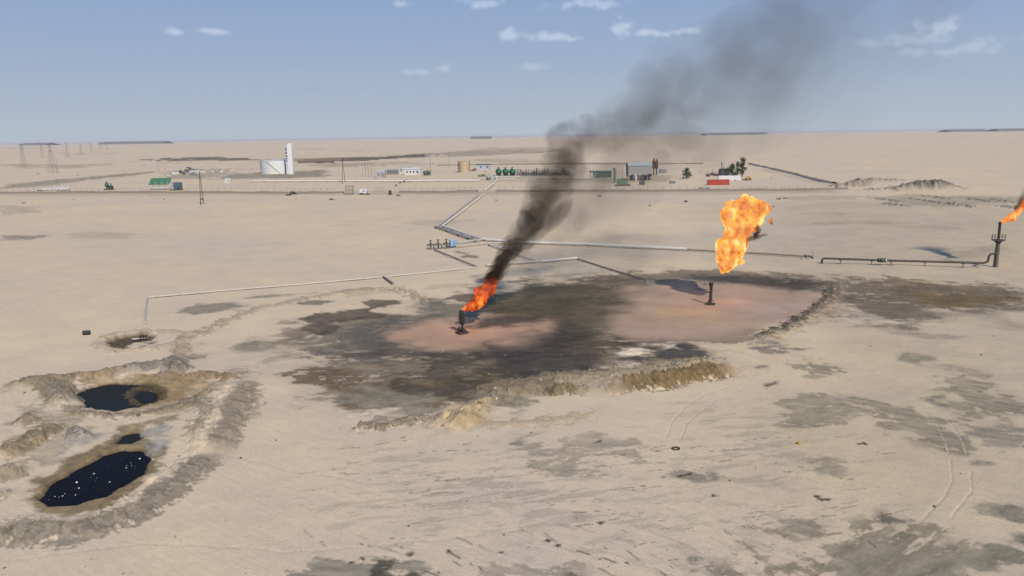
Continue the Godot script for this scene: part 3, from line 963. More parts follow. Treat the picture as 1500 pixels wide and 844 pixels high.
func puffs(parent: Node3D, way: Array, step: float, around: int, color: Color) -> void:
	# way: [px, py, radius in marks, metres away, thickness]; a chain of soft bodies with drawn-out billows round them
	var left := 0.0
	var turn := 0.0
	for i in way.size() - 1:
		var a: Array = way[i]
		var b: Array = way[i + 1]
		var pa := away(a[0], a[1], a[3])
		var pb := away(b[0], b[1], b[3])
		var l := pa.distance_to(pb)
		var along := (pb - pa) / l
		while left < l:
			var t := left / l
			var dist := lerpf(a[3], b[3], t)
			var r := lerpf(a[2], b[2], t) * dist / F
			var thick := lerpf(a[4], b[4], t) * rng.randf_range(0.85, 1.2)
			var c := pa.lerp(pb, t) + Vector3(rng.randfn(), rng.randfn(), rng.randfn()) * r * 0.14
			var flow := (along + Vector3(rng.randfn(), rng.randfn(), rng.randfn()) * 0.25).normalized()
			var wide := r * rng.randf_range(0.75, 0.95)
			puff(parent, c, Vector3(r * 1.15, wide, wide), flow, soot_mat(color, 0.2 * thick / r))
			if around > 1:
				puff(parent, c, Vector3(r * 0.8, wide * 0.6, wide * 0.6), flow, soot_mat(color, 0.3 * thick / r))
			for k in around:
				turn += 2.4
				var d := Vector3(cos(turn), sin(turn), rng.randf_range(-0.5, 0.5)) * r * rng.randf_range(0.25, 0.84)
				var s := r * (0.13 + 0.3 * pow(rng.randf(), 1.4))
				flow = (along + Vector3(rng.randfn(), rng.randfn(), rng.randfn()) * 0.55).normalized()
				puff(parent, c + d, Vector3(s * rng.randf_range(1.5, 3.2), s, s * 1.2), flow, soot_mat(color, 0.42 * thick / (s + r * 0.46) * rng.randf_range(0.7, 1.3)))
			left += step * r
		left -= l

func soot_mat(color: Color, density: float) -> FogMaterial:
	var step := pow(1.35, roundf(log(maxf(density, 0.0005)) / log(1.35)))
	var key := "fog %s %.5f" % [color.to_html(), step]
	if not mats.has(key):
		var m := FogMaterial.new()
		m.albedo = color
		m.density = step
		mats[key] = m
	return mats[key]

func rock_mesh(noise_seed: int) -> ArrayMesh:
	var s := SphereMesh.new()
	s.radial_segments = 8
	s.rings = 4
	s.radius = 0.5
	s.height = 1.0
	var arrays := s.get_mesh_arrays()
	var v: PackedVector3Array = arrays[Mesh.ARRAY_VERTEX]
	for i in v.size():
		var n := n_warp.get_noise_3d(v[i].x * 2.6 + noise_seed * 7.0, v[i].y * 2.6, v[i].z * 2.6)
		v[i] = v[i] * (1.0 + n * 0.9) * Vector3(1.0, 0.7, 0.85)
	var st := mb()
	st.set_smooth_group(-1)
	var ix: PackedInt32Array = arrays[Mesh.ARRAY_INDEX]
	for i in ix:
		st.set_smooth_group(-1)
		st.add_vertex(v[i])
	st.generate_normals()
	return st.commit()

func strew(called: String, label: String, places: Array, m: Material, noise_seed: int) -> void:   # places: [point, size, colour]
	var mm := MultiMesh.new()
	mm.transform_format = MultiMesh.TRANSFORM_3D
	mm.use_colors = true
	mm.mesh = rock_mesh(noise_seed)
	mm.instance_count = places.size()
	for i in places.size():
		var b := Basis.from_euler(Vector3(rng.randf() * 0.6, rng.randf() * TAU, rng.randf() * 0.6)).scaled(Vector3.ONE * places[i][1])
		mm.set_instance_transform(i, Transform3D(b, places[i][0]))
		mm.set_instance_color(i, places[i][2])
	var o := MultiMeshInstance3D.new()
	o.name = numbered(called)
	o.multimesh = mm
	o.material_override = m
	tag(o, label, "stones", "", "stuff")
	add_child(o)

func pond(called: String, label: String, px: Array, rise: float, m: Material) -> float:
	var c := Vector2.ZERO
	var poly := PackedVector2Array()
	for i in range(0, px.size(), 2):
		var p := flat(px[i], px[i + 1])
		poly.append(Vector2(p.x, p.z))
		c += Vector2(p.x, p.z)
	c /= poly.size()
	var y := level(c.x, c.y) + rise
	var st := mb()
	for i in Geometry2D.triangulate_polygon(poly):
		st.set_normal(Vector3.UP)
		st.add_vertex(Vector3(poly[i].x, y, poly[i].y))
	st.index()
	var o := done(numbered(called), st, m, self)
	o.set_meta("kind", "structure")
	o.set_meta("label", label)
	return y

func lattice_pylon(p: Vector3, h: float, label: String) -> void:
	var o := thing("power_pylon", label, "pylon", p, rng.randf_range(-0.2, 0.2), "power pylons marching to the horizon")
	var m := paint(0.27, 0.27, 0.275, 0.6, 0.2)
	var w := h * 0.1
	var t := h * 0.0045
	var st := mb()
	for s in [Vector2(-1, -1), Vector2(1, -1), Vector2(-1, 1), Vector2(1, 1)]:
		var foot := mb()
		rod(foot, Vector3(s.x * w, -0.3, s.y * w), Vector3(s.x * w * 0.2, h, s.y * w * 0.2), t, t * 0.7, 5)
		done("leg", foot, m, o)
	for k in 6:
		var y0 := h * k / 6.0
		var y1 := h * (k + 1) / 6.0
		var a := w * (1.0 - 0.8 * k / 6.0)
		var b := w * (1.0 - 0.8 * (k + 1) / 6.0)
		for s in [-1.0, 1.0]:
			rod(st, Vector3(-a, y0, s * a), Vector3(b, y1, s * b), t * 0.6, -1.0, 4)
			rod(st, Vector3(a, y0, s * a), Vector3(-b, y1, s * b), t * 0.6, -1.0, 4)
			rod(st, Vector3(s * a, y0, -a), Vector3(s * b, y1, b), t * 0.6, -1.0, 4)
	done("bracing", st, m, o)
	for y in [0.74, 0.86, 0.97]:
		var arm := mb()
		rod(arm, Vector3(-h * 0.13, h * y, 0), Vector3(h * 0.13, h * y, 0), t * 0.5, -1.0, 5)
		rod(arm, Vector3(-h * 0.13, h * y, 0), Vector3(0, h * (y + 0.03), 0), t * 0.5, -1.0, 4)
		rod(arm, Vector3(h * 0.13, h * y, 0), Vector3(0, h * (y + 0.03), 0), t * 0.5, -1.0, 4)
		done("crossarm", arm, m, o)

func shears_pole(a: Vector3, b: Vector3, h: float, label: String) -> void:
	var c := (a + b) * 0.5
	var o := thing("utility_pole", label, "utility pole", c, 0.0, "wooden double poles by the bund")
	var m := paint(0.085, 0.072, 0.06, 0.9)
	for q in [a, b]:
		var st := mb()
		rod(st, q - c - Vector3(0, 0.5, 0), Vector3((q - c).x * 0.08, h, (q - c).z * 0.08), 0.19, 0.13, 7)
		done("pole", st, m, o)
	var st := mb()
	rod(st, Vector3(-1.3, h * 0.96, 0), Vector3(1.3, h * 0.96, 0), 0.09, -1.0, 6)
	done("crossarm", st, m, o)
	for x in [-1.2, 0.0, 1.2]:
		var ins := mb()
		rod(ins, Vector3(x, h * 0.96, 0), Vector3(x, h * 0.96 + 0.4, 0), 0.07, 0.05, 6)
		done("insulator", ins, paint(0.35, 0.33, 0.3, 0.3), o)

func mast(called: String, label: String, category: String, px: float, foot: float, top: float, r: float, group := "") -> Node3D:
	var f := fit(px - 1, px + 1, foot, top)
	var o := thing(called, label, category, f[0], 0.0, group)
	var st := mb()
	rod(st, Vector3(0, -0.3, 0), Vector3(0, f[2], 0), r, r * 0.6, 7)
	done("pole", st, paint(0.19, 0.18, 0.17, 0.7), o)
	st = mb()
	bx(st, Vector3(0, f[2], 0), Vector3(1.3, 0.16, 0.35))
	done("lamp_head", st, paint(0.3, 0.3, 0.3, 0.5), o)
	return o

func tree(label: String, px: float, foot: float, top: float, wide: float, tall_and_thin: bool, noise_seed: int) -> void:
	var f := fit(px - wide * 0.5, px + wide * 0.5, foot, top)
	var o := thing("tree", label, "tree", f[0], 0.0, "trees in the plant")
	var h: float = f[2]
	var w: float = f[1]
	var r2 := RandomNumberGenerator.new()
	r2.seed = noise_seed
	var st := mb()
	rod(st, Vector3(0, -0.3, 0), Vector3(w * 0.05, h * 0.75, 0), h * 0.03, h * 0.008, 7)
	for k in 7:
		var a := r2.randf() * TAU
		var y := h * r2.randf_range(0.15, 0.55)
		rod(st, Vector3(0, y, 0), Vector3(cos(a) * w * 0.35, y + h * 0.2, sin(a) * w * 0.35), h * 0.012, 0.02, 5)
	done("trunk", st, paint(0.1, 0.075, 0.05, 0.9), o)
	var verts := PackedVector3Array()
	var cols := PackedColorArray()
	var clumps := []
	for k in 26:
		var t := r2.randf()
		var y := h * (0.12 + 0.86 * t)
		var reach := w * 0.5 * ((1.05 - t) if tall_and_thin else sin(clampf(0.25 + t * 0.75, 0, 1) * PI) + 0.15)
		var a := r2.randf() * TAU
		clumps.append([Vector3(cos(a) * reach * r2.randf(), y, sin(a) * reach * r2.randf()), w * r2.randf_range(0.1, 0.22), r2.randf_range(0.6, 1.5)])
	for c in clumps:
		for k in 45:
			var q := Vector3(r2.randfn(), r2.randfn() * 0.9, r2.randfn()) * 0.55
			var p: Vector3 = c[0] + q * c[1]
			var u := Vector3(r2.randfn(), r2.randfn() + 0.8, r2.randfn()).normalized() * w * 0.055
			var v := u.cross(Vector3(r2.randfn(), r2.randfn(), r2.randfn())).normalized() * w * 0.03
			var g: float = c[2] * r2.randf_range(0.8, 1.2)
			for x in [p - u - v, p + u, p - u + v]:
				verts.append(x)
				cols.append(Color(0.05 * g, 0.068 * g, 0.035 * g))
	var arrays := []
	arrays.resize(Mesh.ARRAY_MAX)
	arrays[Mesh.ARRAY_VERTEX] = verts
	arrays[Mesh.ARRAY_COLOR] = cols
	var mesh := ArrayMesh.new()
	mesh.add_surface_from_arrays(Mesh.PRIMITIVE_TRIANGLES, arrays)
	var m := StandardMaterial3D.new()
	m.vertex_color_use_as_albedo = true
	m.roughness = 0.8
	m.cull_mode = BaseMaterial3D.CULL_DISABLED
	m.backlight_enabled = true
	m.backlight = Color(0.25, 0.3, 0.15)
	var crown := MeshInstance3D.new()
	crown.name = "crown"
	crown.mesh = mesh
	crown.material_override = m
	o.add_child(crown)

func container(called: String, label: String, category: String, px0: float, px1: float, foot: float, top: float, turn: float, m: Material, doors: Material, ribs := 14) -> Node3D:
	var f := fit(px0, px1, foot, top)
	var w: float = f[1]
	var h: float = f[2] * 0.82
	var d := minf(w * 0.3, 2.6)
	var o := thing(called, label, category, f[0] - Vector3(0, 0, d * 0.5), turn)
	var st := mb()
	bx(st, Vector3(0, h * 0.5 + 0.1, 0), Vector3(w, h, d))
	done("body", st, m, o)
	st = mb()
	for k in ribs:
		var x := -w * 0.5 + w * (k + 0.5) / ribs
		bx(st, Vector3(x, h * 0.5 + 0.1, d * 0.5 + 0.03), Vector3(w / ribs * 0.5, h * 0.9, 0.07))
		bx(st, Vector3(x, h + 0.12, 0), Vector3(w / ribs * 0.5, 0.05, d * 0.96))
	var side := done("corrugation", st, m, o)
	side.set_meta("kind", "stuff")
	for s in [-1.0, 1.0]:
		st = mb()
		bx(st, Vector3(-w * 0.5 - 0.03, h * 0.5 + 0.1, s * d * 0.24), Vector3(0.06, h * 0.94, d * 0.46))
		done("door", st, doors, o)
	for x in [-1.0, 1.0]:
		for z in [-1.0, 1.0]:
			st = mb()
			bx(st, Vector3(x * (w * 0.5 - 0.1), h * 0.5 + 0.1, z * (d * 0.5 - 0.08)), Vector3(0.24, h + 0.1, 0.24))
			done("corner_post", st, m, o)
	return o

func valve_tree(called: String, label: String, p: Vector3, h: float, m: Material, group: String) -> Node3D:
	var o := thing(called, label, "wellhead", p, rng.randf() * 0.6, group)
	var st := mb()
	rod(st, Vector3(0, -0.2, 0), Vector3(0, h, 0), h * 0.07, -1.0, 8)
	rod(st, Vector3(0, h * 0.3, 0), Vector3(0, h * 0.36, 0), h * 0.16, -1.0, 10)
	rod(st, Vector3(0, h * 0.62, 0), Vector3(0, h * 0.68, 0), h * 0.15, -1.0, 10)
	done("stem", st, m, o)
	st = mb()
	rod(st, Vector3(-h * 0.38, h * 0.5, 0), Vector3(h * 0.38, h * 0.5, 0), h * 0.06, -1.0, 8)
	rod(st, Vector3(h * 0.36, h * 0.5, 0), Vector3(h * 0.36, -0.2, 0), h * 0.05, -1.0, 8)
	done("side_branch", st, m, o)
	for s in [Vector3(-h * 0.36, h * 0.5, h * 0.08), Vector3(0, h, 0.0)]:
		st = mb()
		var tor := TorusMesh.new()
		tor.inner_radius = h * 0.1
		tor.outer_radius = h * 0.15
		tor.rings = 12
		tor.ring_segments = 6
		st.append_from(tor, 0, Transform3D(Basis.from_euler(Vector3(PI / 2 if s.z > 0 else 0.0, 0, 0)), s))
		done("handwheel", st, m, o)
	st = mb()
	bx(st, Vector3(0, 0.05, 0), Vector3(h * 0.7, 0.3, h * 0.7))
	done("base", st, paint(0.2, 0.18, 0.15, 0.9), o)
	return o

func house(called: String, label: String, category: String, px0: float, px1: float, foot: float, top: float, depth: float, walls: Material, roof: Material, windows: int, pitch := 0.12) -> Node3D:
	var f := fit(px0, px1, foot, top)
	var w: float = f[1]
	var h: float = f[2] * 0.9
	var o := thing(called, label, category, f[0] - Vector3(0, 0, depth * 0.5))
	var st := mb()
	bx(st, Vector3(0, h * 0.42, 0), Vector3(w * 0.97, h * 0.84 + 0.2, depth))
	done("wall", st, walls, o)
	st = mb()
	var rise := h * pitch
	for s in [-1.0, 1.0]:
		bx(st, Vector3(0, h * 0.9 + rise * 0.5, s * depth * 0.27), Vector3(w * 1.03, 0.14, depth * 0.58), Vector3(s * atan2(rise, depth * 0.5), 0, 0))
	done("roof", st, roof, o)
	for k in windows:
		var x := w * (-0.42 + 0.84 * (k + 0.5) / windows)
		st = mb()
		bx(st, Vector3(x, h * 0.5, depth * 0.5 + 0.03), Vector3(w * 0.09, h * 0.3, 0.08))
		done("window", st, paint(0.03, 0.035, 0.045, 0.15), o)
	st = mb()
	bx(st, Vector3(w * 0.36, h * 0.36, depth * 0.5 + 0.03), Vector3(w * 0.07, h * 0.6, 0.07))
	done("door", st, paint(0.22, 0.22, 0.22, 0.6), o)
	return o

func drum_on_saddles(called: String, label: String, p: Vector3, length: float, r: float, turn: float, m: Material, group := "") -> Node3D:
	var o := thing(called, label, "pressure vessel", p, turn, group)
	var st := mb()
	var y := r * 1.35
	rod(st, Vector3(-length * 0.5, y, 0), Vector3(length * 0.5, y, 0), r, -1.0, 20)
	for s in [-1.0, 1.0]:
		ball(st, Vector3(s * length * 0.5, y, 0), Vector3(r * 0.5, r, r), 20)
	done("shell", st, m, o)
	for s in [-0.3, 0.3]:
		st = mb()
		bx(st, Vector3(s * length, y * 0.4, 0), Vector3(length * 0.07, y * 0.85, r * 1.5))
		done("saddle", st, paint(0.22, 0.2, 0.17, 0.9), o)
	st = mb()
	rod(st, Vector3(length * 0.1, y + r * 0.9, 0), Vector3(length * 0.1, y + r * 1.4, 0), r * 0.2, -1.0, 10)
	rod(st, Vector3(length * 0.1, y + r * 1.35, 0), Vector3(length * 0.1, y + r * 1.5, 0), r * 0.3, -1.0, 10)
	done("manway", st, m, o)
	return o

func build_flares() -> void:
	var iron := paint(0.018, 0.016, 0.015, 0.7)
	var rust := paint(0.05, 0.032, 0.022, 0.85)
	# the near one
	var p := spot(677.5, 489)
	var m := metre(p)
	var h := 34.0 * m
	var o := thing("flare_stack", "short black flare stack in the small red burnt pad, sooty smoke above it", "flare stack", p, 0.25, "pit flares")
	var st := mb()
	rod(st, Vector3(0, -0.3, 0), Vector3(0, h * 0.62, 0), 0.17, -1.0, 12)
	done("riser", st, iron, o)
	st = mb()
	rod(st, Vector3(0, h * 0.38, 0), Vector3(0, h * 0.52, 0), 0.3, 0.38, 14)
	rod(st, Vector3(0, h * 0.52, 0), Vector3(0, h * 0.93, 0), 0.38, -1.0, 14)
	rod(st, Vector3(0, h * 0.93, 0), Vector3(0, h, 0), 0.42, 0.33, 14)
	done("burner_tip", st, iron, o)
	st = mb()
	path_tube(st, [Vector3(-0.35, 0.2, 0.1), Vector3(-0.5, h * 0.4, 0.1), Vector3(-0.52, h * 0.97, 0.1), Vector3(-0.3, h * 1.02, 0.05)], 0.045, 6)
	done("pilot_pipe", st, iron, o)
	st = mb()
	bx(st, Vector3(-0.1, 0.1, 0.1), Vector3(1.6, 0.4, 1.4), Vector3(0, 0.3, 0.05))
	bx(st, Vector3(0.2, 0.45, 0.1), Vector3(0.6, 0.4, 0.7))
	done("base", st, rust, o)
	st = mb()
	rod(st, Vector3(-0.75, 0.8, 0.2), Vector3(-0.2, 0.75, 0.15), 0.28, -1.0, 12)
	path_tube(st, [Vector3(-0.6, 0.05, 0.4), Vector3(-0.55, 0.8, 0.2)], 0.07, 6)
	done("knockout_drum", st, iron, o)
	for k in 2:
		st = mb()
		rod(st, Vector3(0.3 - k * 0.6, 0.2, 0.5 - k), Vector3(0.0, h * 0.38, 0), 0.05, -1.0, 5)
		done("brace", st, iron, o)
	# the far one, in the wide pad
	p = spot(1040, 446)
	h = 33.0 * metre(p)
	o = thing("flare_stack", "slim black flare stack in the wide red pad with a gap below its fireball", "flare stack", p, -0.2, "pit flares")
	st = mb()
	rod(st, Vector3(0, -0.3, 0), Vector3(0.08, h * 0.8, 0), 0.19, -1.0, 12)
	for k in 5:
		rod(st, Vector3(0.015 * k, h * (0.2 + 0.12 * k), 0), Vector3(0.015 * k, h * (0.225 + 0.12 * k), 0), 0.27, -1.0, 12)
	done("riser", st, iron, o)
	st = mb()
	rod(st, Vector3(0.08, h * 0.78, 0), Vector3(0.1, h * 0.94, 0), 0.28, 0.4, 14)
	rod(st, Vector3(0.1, h * 0.94, 0), Vector3(0.1, h, 0), 0.43, 0.36, 14)
	done("burner_tip", st, iron, o)
	st = mb()
	path_tube(st, [Vector3(0.3, 0.1, 0.1), Vector3(0.33, h * 0.9, 0.1), Vector3(0.25, h * 0.98, 0.05)], 0.05, 6)
	done("pilot_pipe", st, iron, o)
	st = mb()
	bx(st, Vector3(0.05, 0.06, 0), Vector3(1.7, 0.36, 1.1), Vector3(0, -0.2, 0))
	done("base", st, rust, o)
	for k in 3:
		st = mb()
		rod(st, Vector3(cos(k * 2.1) * 0.9, 0.1, sin(k * 2.1) * 0.7), Vector3(0.05, h * 0.35, 0), 0.05, -1.0, 5)
		done("brace", st, iron, o)
	# the tall one with a platform
	p = spot(1458.5, 392)
	m = metre(p)
	h = 66.0 * m
	o = thing("flare_stack", "tall flare stack with a railed platform, fed by an elbowed pipe", "flare stack", p)
	st = mb()
	rod(st, Vector3(0, -0.3, 0), Vector3(0, h * 0.62, 0), 0.36, 0.34, 14)
	done("riser", st, paint(0.13, 0.115, 0.1, 0.6), o)
	st = mb()
	rod(st, Vector3(0, h * 0.62, 0), Vector3(0, h * 0.97, 0), 0.27, 0.27, 14)
	rod(st, Vector3(0, h * 0.96, 0), Vector3(0, h, 0), 0.36, 0.34, 14)
	done("burner_tip", st, iron, o)
	st = mb()
	rod(st, Vector3(-0.62, 0.0, 0.1), Vector3(-0.55, h * 0.3, 0.1), 0.1, -1.0, 8)
	rod(st, Vector3(-0.55, h * 0.3, 0.1), Vector3(-0.36, h * 0.6, 0.1), 0.08, -1.0, 8)
	done("pilot_pipe", st, paint(0.05, 0.045, 0.04, 0.6), o)
	st = mb()
	rod(st, Vector3(0, h * 0.595, 0), Vector3(0, h * 0.61, 0), 1.35, -1.0, 20)
	rod(st, Vector3(0, h * 0.53, 0), Vector3(0, h * 0.595, 0), 0.4, 1.0, 12)
	var deck := done("platform", st, paint(0.07, 0.065, 0.06, 0.7), o)
	st = mb()
	for k in 12:
		var a := k * TAU / 12.0
		var b := (k + 1) * TAU / 12.0
		var va := Vector3(cos(a) * 1.32, h * 0.61, sin(a) * 1.32)
		var vb := Vector3(cos(b) * 1.32, h * 0.61, sin(b) * 1.32)
		rod(st, va, va + Vector3(0, 1.15, 0), 0.04, -1.0, 5)
		for y in [0.6, 1.15]:
			rod(st, va + Vector3(0, y, 0), vb + Vector3(0, y, 0), 0.035, -1.0, 5)
	done("railing", st, paint(0.10, 0.095, 0.09, 0.6), deck)
	st = mb()
	for s in [-0.22, 0.22]:
		rod(st, Vector3(s, 0.0, 0.5), Vector3(s, h * 0.6, 0.46), 0.035, -1.0, 5)
	for k in 18:
		var y := h * 0.6 * (k + 0.5) / 18.0
		rod(st, Vector3(-0.22, y, 0.48), Vector3(0.22, y, 0.48), 0.025, -1.0, 4)
	done("ladder", st, paint(0.12, 0.11, 0.1, 0.6), o)
	# its feed pipe on stanchions
	var a0 := spot(1205, 386)
	var a1 := spot(1446, 394)
	var feed := thing("flare_pipe", "long brown pipe on low posts running to the tall platform flare", "pipeline", a0)
	var end := a1 - a0
	var up := Vector3(0, 1.15, 0)
	st = mb()
	path_tube(st, [Vector3(-0.2, -0.3, 0), Vector3(-0.15, 0.9, 0), Vector3(0.25, 1.25, 0), end * 0.38 + up, end * 0.7 + up, end * 0.98 + up, end + up + Vector3(0, 0.35, 0), end + up + Vector3(0.15, 1.5, 0), end + up + Vector3(0.5, 1.95, 0), p - a0 + Vector3(0, 3.1, 0)], 0.24, 12)
	done("pipe", st, paint(0.062, 0.05, 0.04, 0.6), feed)
	for t in [0.115, 0.31, 0.43, 0.635, 0.86]:
		st = mb()
		rod(st, end * t + Vector3(0, -0.4, 0), end * t + Vector3(0, 1.0, 0), 0.11, -1.0, 8)
		bx(st, end * t + Vector3(0, 0.88, 0), Vector3(0.5, 0.12, 0.6))
		bx(st, end * t, Vector3(0.6, 0.16, 0.6))
		done("post", st, paint(0.22, 0.18, 0.14, 0.8), feed)
	st = mb()
	ball(st, end * 0.374 + up, Vector3(0.75, 0.5, 0.5), 14)
	for x in [-0.8, 0.8]:
		rod(st, end * 0.374 + up + Vector3(x - 0.07, 0, 0), end * 0.374 + up + Vector3(x + 0.07, 0, 0), 0.5, -1.0, 14)
	done("valve", st, paint(0.06, 0.085, 0.035, 0.6), feed)
	st = mb()
	rod(st, end * 0.395 + up, end * 0.402 + up, 0.42, -1.0, 14)
	done("flange", st, paint(0.55, 0.53, 0.48, 0.6), feed)

func build_fire() -> void:
	var cool := Color(0.42, 0.09, 0.008)
	var warm := Color(0.92, 0.34, 0.025)
	var hot := Color(1.0, 0.84, 0.36)
	var depth := metre(spot(1040, 446)) * F
	var o := thing("flare_flame", "big yellow orange fireball hanging above the slim far flare stack", "flame", away(1059, 402, depth), 0.0, "gas flames")
	var balls := []
	for b in [[1058, 398, 4], [1061, 391, 8], [1064, 384, 12], [1058, 379, 8], [1071, 376, 15], [1066, 366, 16], [1075, 362, 18], [1060, 357, 9], [1079, 350, 17], [1075, 344, 13], [1085, 338, 15], [1088, 325, 20], [1076, 318, 17], [1067, 314, 10], [1083, 306, 13], [1095, 309, 20], [1104, 318, 14], [1102, 299, 9], [1113, 306, 12], [1122, 304, 6], [1070, 303, 8]]:
		balls.append([away(b[0], b[1], depth + rng.randf_range(-0.8, 0.8)) - o.position, b[2] * 1.08 * depth / F])
	ragged(balls, 0.3)
	flame(o, balls, 0.13, 1.1, 0.62, 3, cool, warm, hot, 0.12)
	glow(o, Vector3(0.5, -0.35, 1.0), 0.8, 6.0)
	var wisps := []
	for b in [[1131, 321, 2], [1128, 325, 3.2], [1131, 328, 1.6], [1133, 303, 1.4], [1133, 299, 1.0]]:
		wisps.append([away(b[0], b[1], depth) - o.position, b[2] * depth / F])
	flame(o, wisps, 0.1, 0.22, 0.9, 9, Color(0.12, 0.03, 0.01), Color(0.4, 0.12, 0.03), Color(0.7, 0.28, 0.06), 0.2)
	depth = metre(spot(677.5, 489)) * F
	o = thing("flare_flame", "orange red flame leaning off the short near flare into black smoke", "flame", away(679, 455, depth), 0.0, "gas flames")
	balls = []
	for b in [[680, 454, 2.5], [685, 451, 4.5], [691, 448, 6.5], [697, 447, 7], [703, 443, 7.5], [699, 440, 6], [706, 435, 8], [701, 428, 6.5], [709, 428, 9], [716, 426, 8.5], [721, 424, 6], [713, 420, 6], [721, 414, 6.5], [724, 411, 5], [719, 411, 5]]:
		balls.append([away(b[0], b[1], depth + rng.randf_range(-0.3, 0.3)) - o.position, b[2] * 1.08 * depth / F])
	ragged(balls, 0.3)
	flame(o, balls, 0.07, 0.55, 1.3, 5, Color(0.14, 0.013, 0.004), Color(0.7, 0.10, 0.01), Color(1.0, 0.46, 0.08), 0.75)
	glow(o, Vector3(0.3, 0.0, 0.9), 0.5, 2.5)
	depth = metre(spot(1458.5, 392)) * F
	o = thing("flare_flame", "thin orange flame blowing sideways from the tall platform flare", "flame", away(1467, 326, depth), 0.0, "gas flames")
	balls = []
	for b in [[1468, 326, 1.8], [1472, 323.5, 3], [1477, 321, 4.2], [1482, 318, 5.5], [1484, 321, 3.5], [1489, 313, 4], [1493, 308, 4.5], [1497, 302, 4], [1501, 296, 4.5], [1507, 290, 5], [1512, 282, 4]]:
		balls.append([away(b[0], b[1], depth) - o.position, b[2] * 1.1 * depth / F])
	flame(o, balls, 0.1, 0.4, 0.8, 7, Color(0.35, 0.06, 0.006), Color(0.88, 0.24, 0.02), Color(1.0, 0.6, 0.14), 0.3)
	glow(o, Vector3(0.2, 0.3, 0.9), 0.4, 1.5)

func build_smoke() -> void:
	var d1 := metre(spot(677.5, 489)) * F
	var o := thing("smoke_plume", "dark brown smoke billowing from the near flare and drifting up over the horizon", "smoke", away(718, 410, d1))
	o.set_meta("kind", "stuff")
	var black := Color(0.34, 0.28, 0.235)
	var brown := Color(0.46, 0.40, 0.355)
	var veil := Color(0.52, 0.47, 0.44)
	puffs(o, [[702, 411, 5, d1, 1.6], [714, 408, 7, d1, 2.0], [726, 402, 11, d1, 2.6]], 0.9, 1, black)
	puffs(o, [[722, 408, 11, d1, 2.6], [732, 396, 17, d1 + 0.5, 2.7], [738, 382, 20, d1 + 1, 2.5], [739, 370, 20, d1 + 1.5, 2.1], [752, 361, 22, d1 + 2, 1.6], [768, 348, 27, d1 + 3, 1.6], [784, 336, 29, d1 + 4, 1.4], [790, 316, 31, d1 + 5, 1.35], [800, 294, 35, d1 + 6, 1.1], [814, 268, 38, d1 + 8, 0.9], [830, 244, 39, d1 + 10, 0.7]], 0.85, 3, black)
	puffs(o, [[832, 240, 36, d1 + 10, 0.7], [834, 220, 34, d1 + 12, 0.45], [850, 205, 34, d1 + 14, 0.36], [895, 190, 42, d1 + 17, 0.3], [945, 168, 56, d1 + 21, 0.26], [995, 142, 70, d1 + 26, 0.24], [1050, 112, 84, d1 + 30, 0.22], [1115, 82, 94, d1 + 34, 0.2], [1190, 50, 104, d1 + 38, 0.16], [1280, 10, 110, d1 + 42, 0.14], [1380, -40, 125, d1 + 46, 0.1]], 0.85, 5, brown)
	puffs(o, [[805, 202, 12, d1 + 13, 0.45], [822, 186, 11, d1 + 13, 0.35], [838, 190, 10, d1 + 13, 0.3]], 0.9, 2, brown)
	puffs(o, [[828, 325, 36, d1 + 8, 0.5], [858, 290, 50, d1 + 10, 0.55], [905, 256, 60, d1 + 13, 0.5], [965, 226, 66, d1 + 17, 0.4], [1040, 200, 68, d1 + 22, 0.3], [1140, 160, 86, d1 + 28, 0.15], [1290, 100, 110, d1 + 34, 0.1]], 0.95, 1, veil)
	puffs(o, [[762, 384, 22, d1 + 1, 0.4], [800, 370, 30, d1 + 3, 0.3], [865, 352, 42, d1 + 5, 0.2], [960, 375, 48, d1 + 8, 0.14]], 1.0, 1, veil)
	o = thing("smoke_wisp", "small brown smoke wisp curling off the side of the big fireball", "smoke", away(1100, 350, 138))
	o.set_meta("kind", "stuff")
	puffs(o, [[1098, 351, 6, 137, 0.8], [1107, 346, 6, 137, 1.3], [1112, 338, 5, 137, 1.3], [1109, 331, 4, 137, 0.9]], 0.8, 2, Color(0.4, 0.27, 0.17))
	puffs(o, [[1109, 346, 4, 137, 1.1], [1121, 344, 3, 137, 0.8]], 0.8, 1, Color(0.4, 0.27, 0.17))
	var d3 := metre(spot(1458.5, 392)) * F
	o = thing("smoke_wisp", "grey smoke at the frame edge above the sideways flame", "smoke", away(1496, 300, d3))
	o.set_meta("kind", "stuff")
	puffs(o, [[1490, 306, 4, d3, 0.8], [1497, 296, 7, d3, 0.9], [1510, 280, 12, d3, 0.8], [1530, 255, 20, d3, 0.6], [1560, 220, 28, d3, 0.8]], 0.7, 2, black)

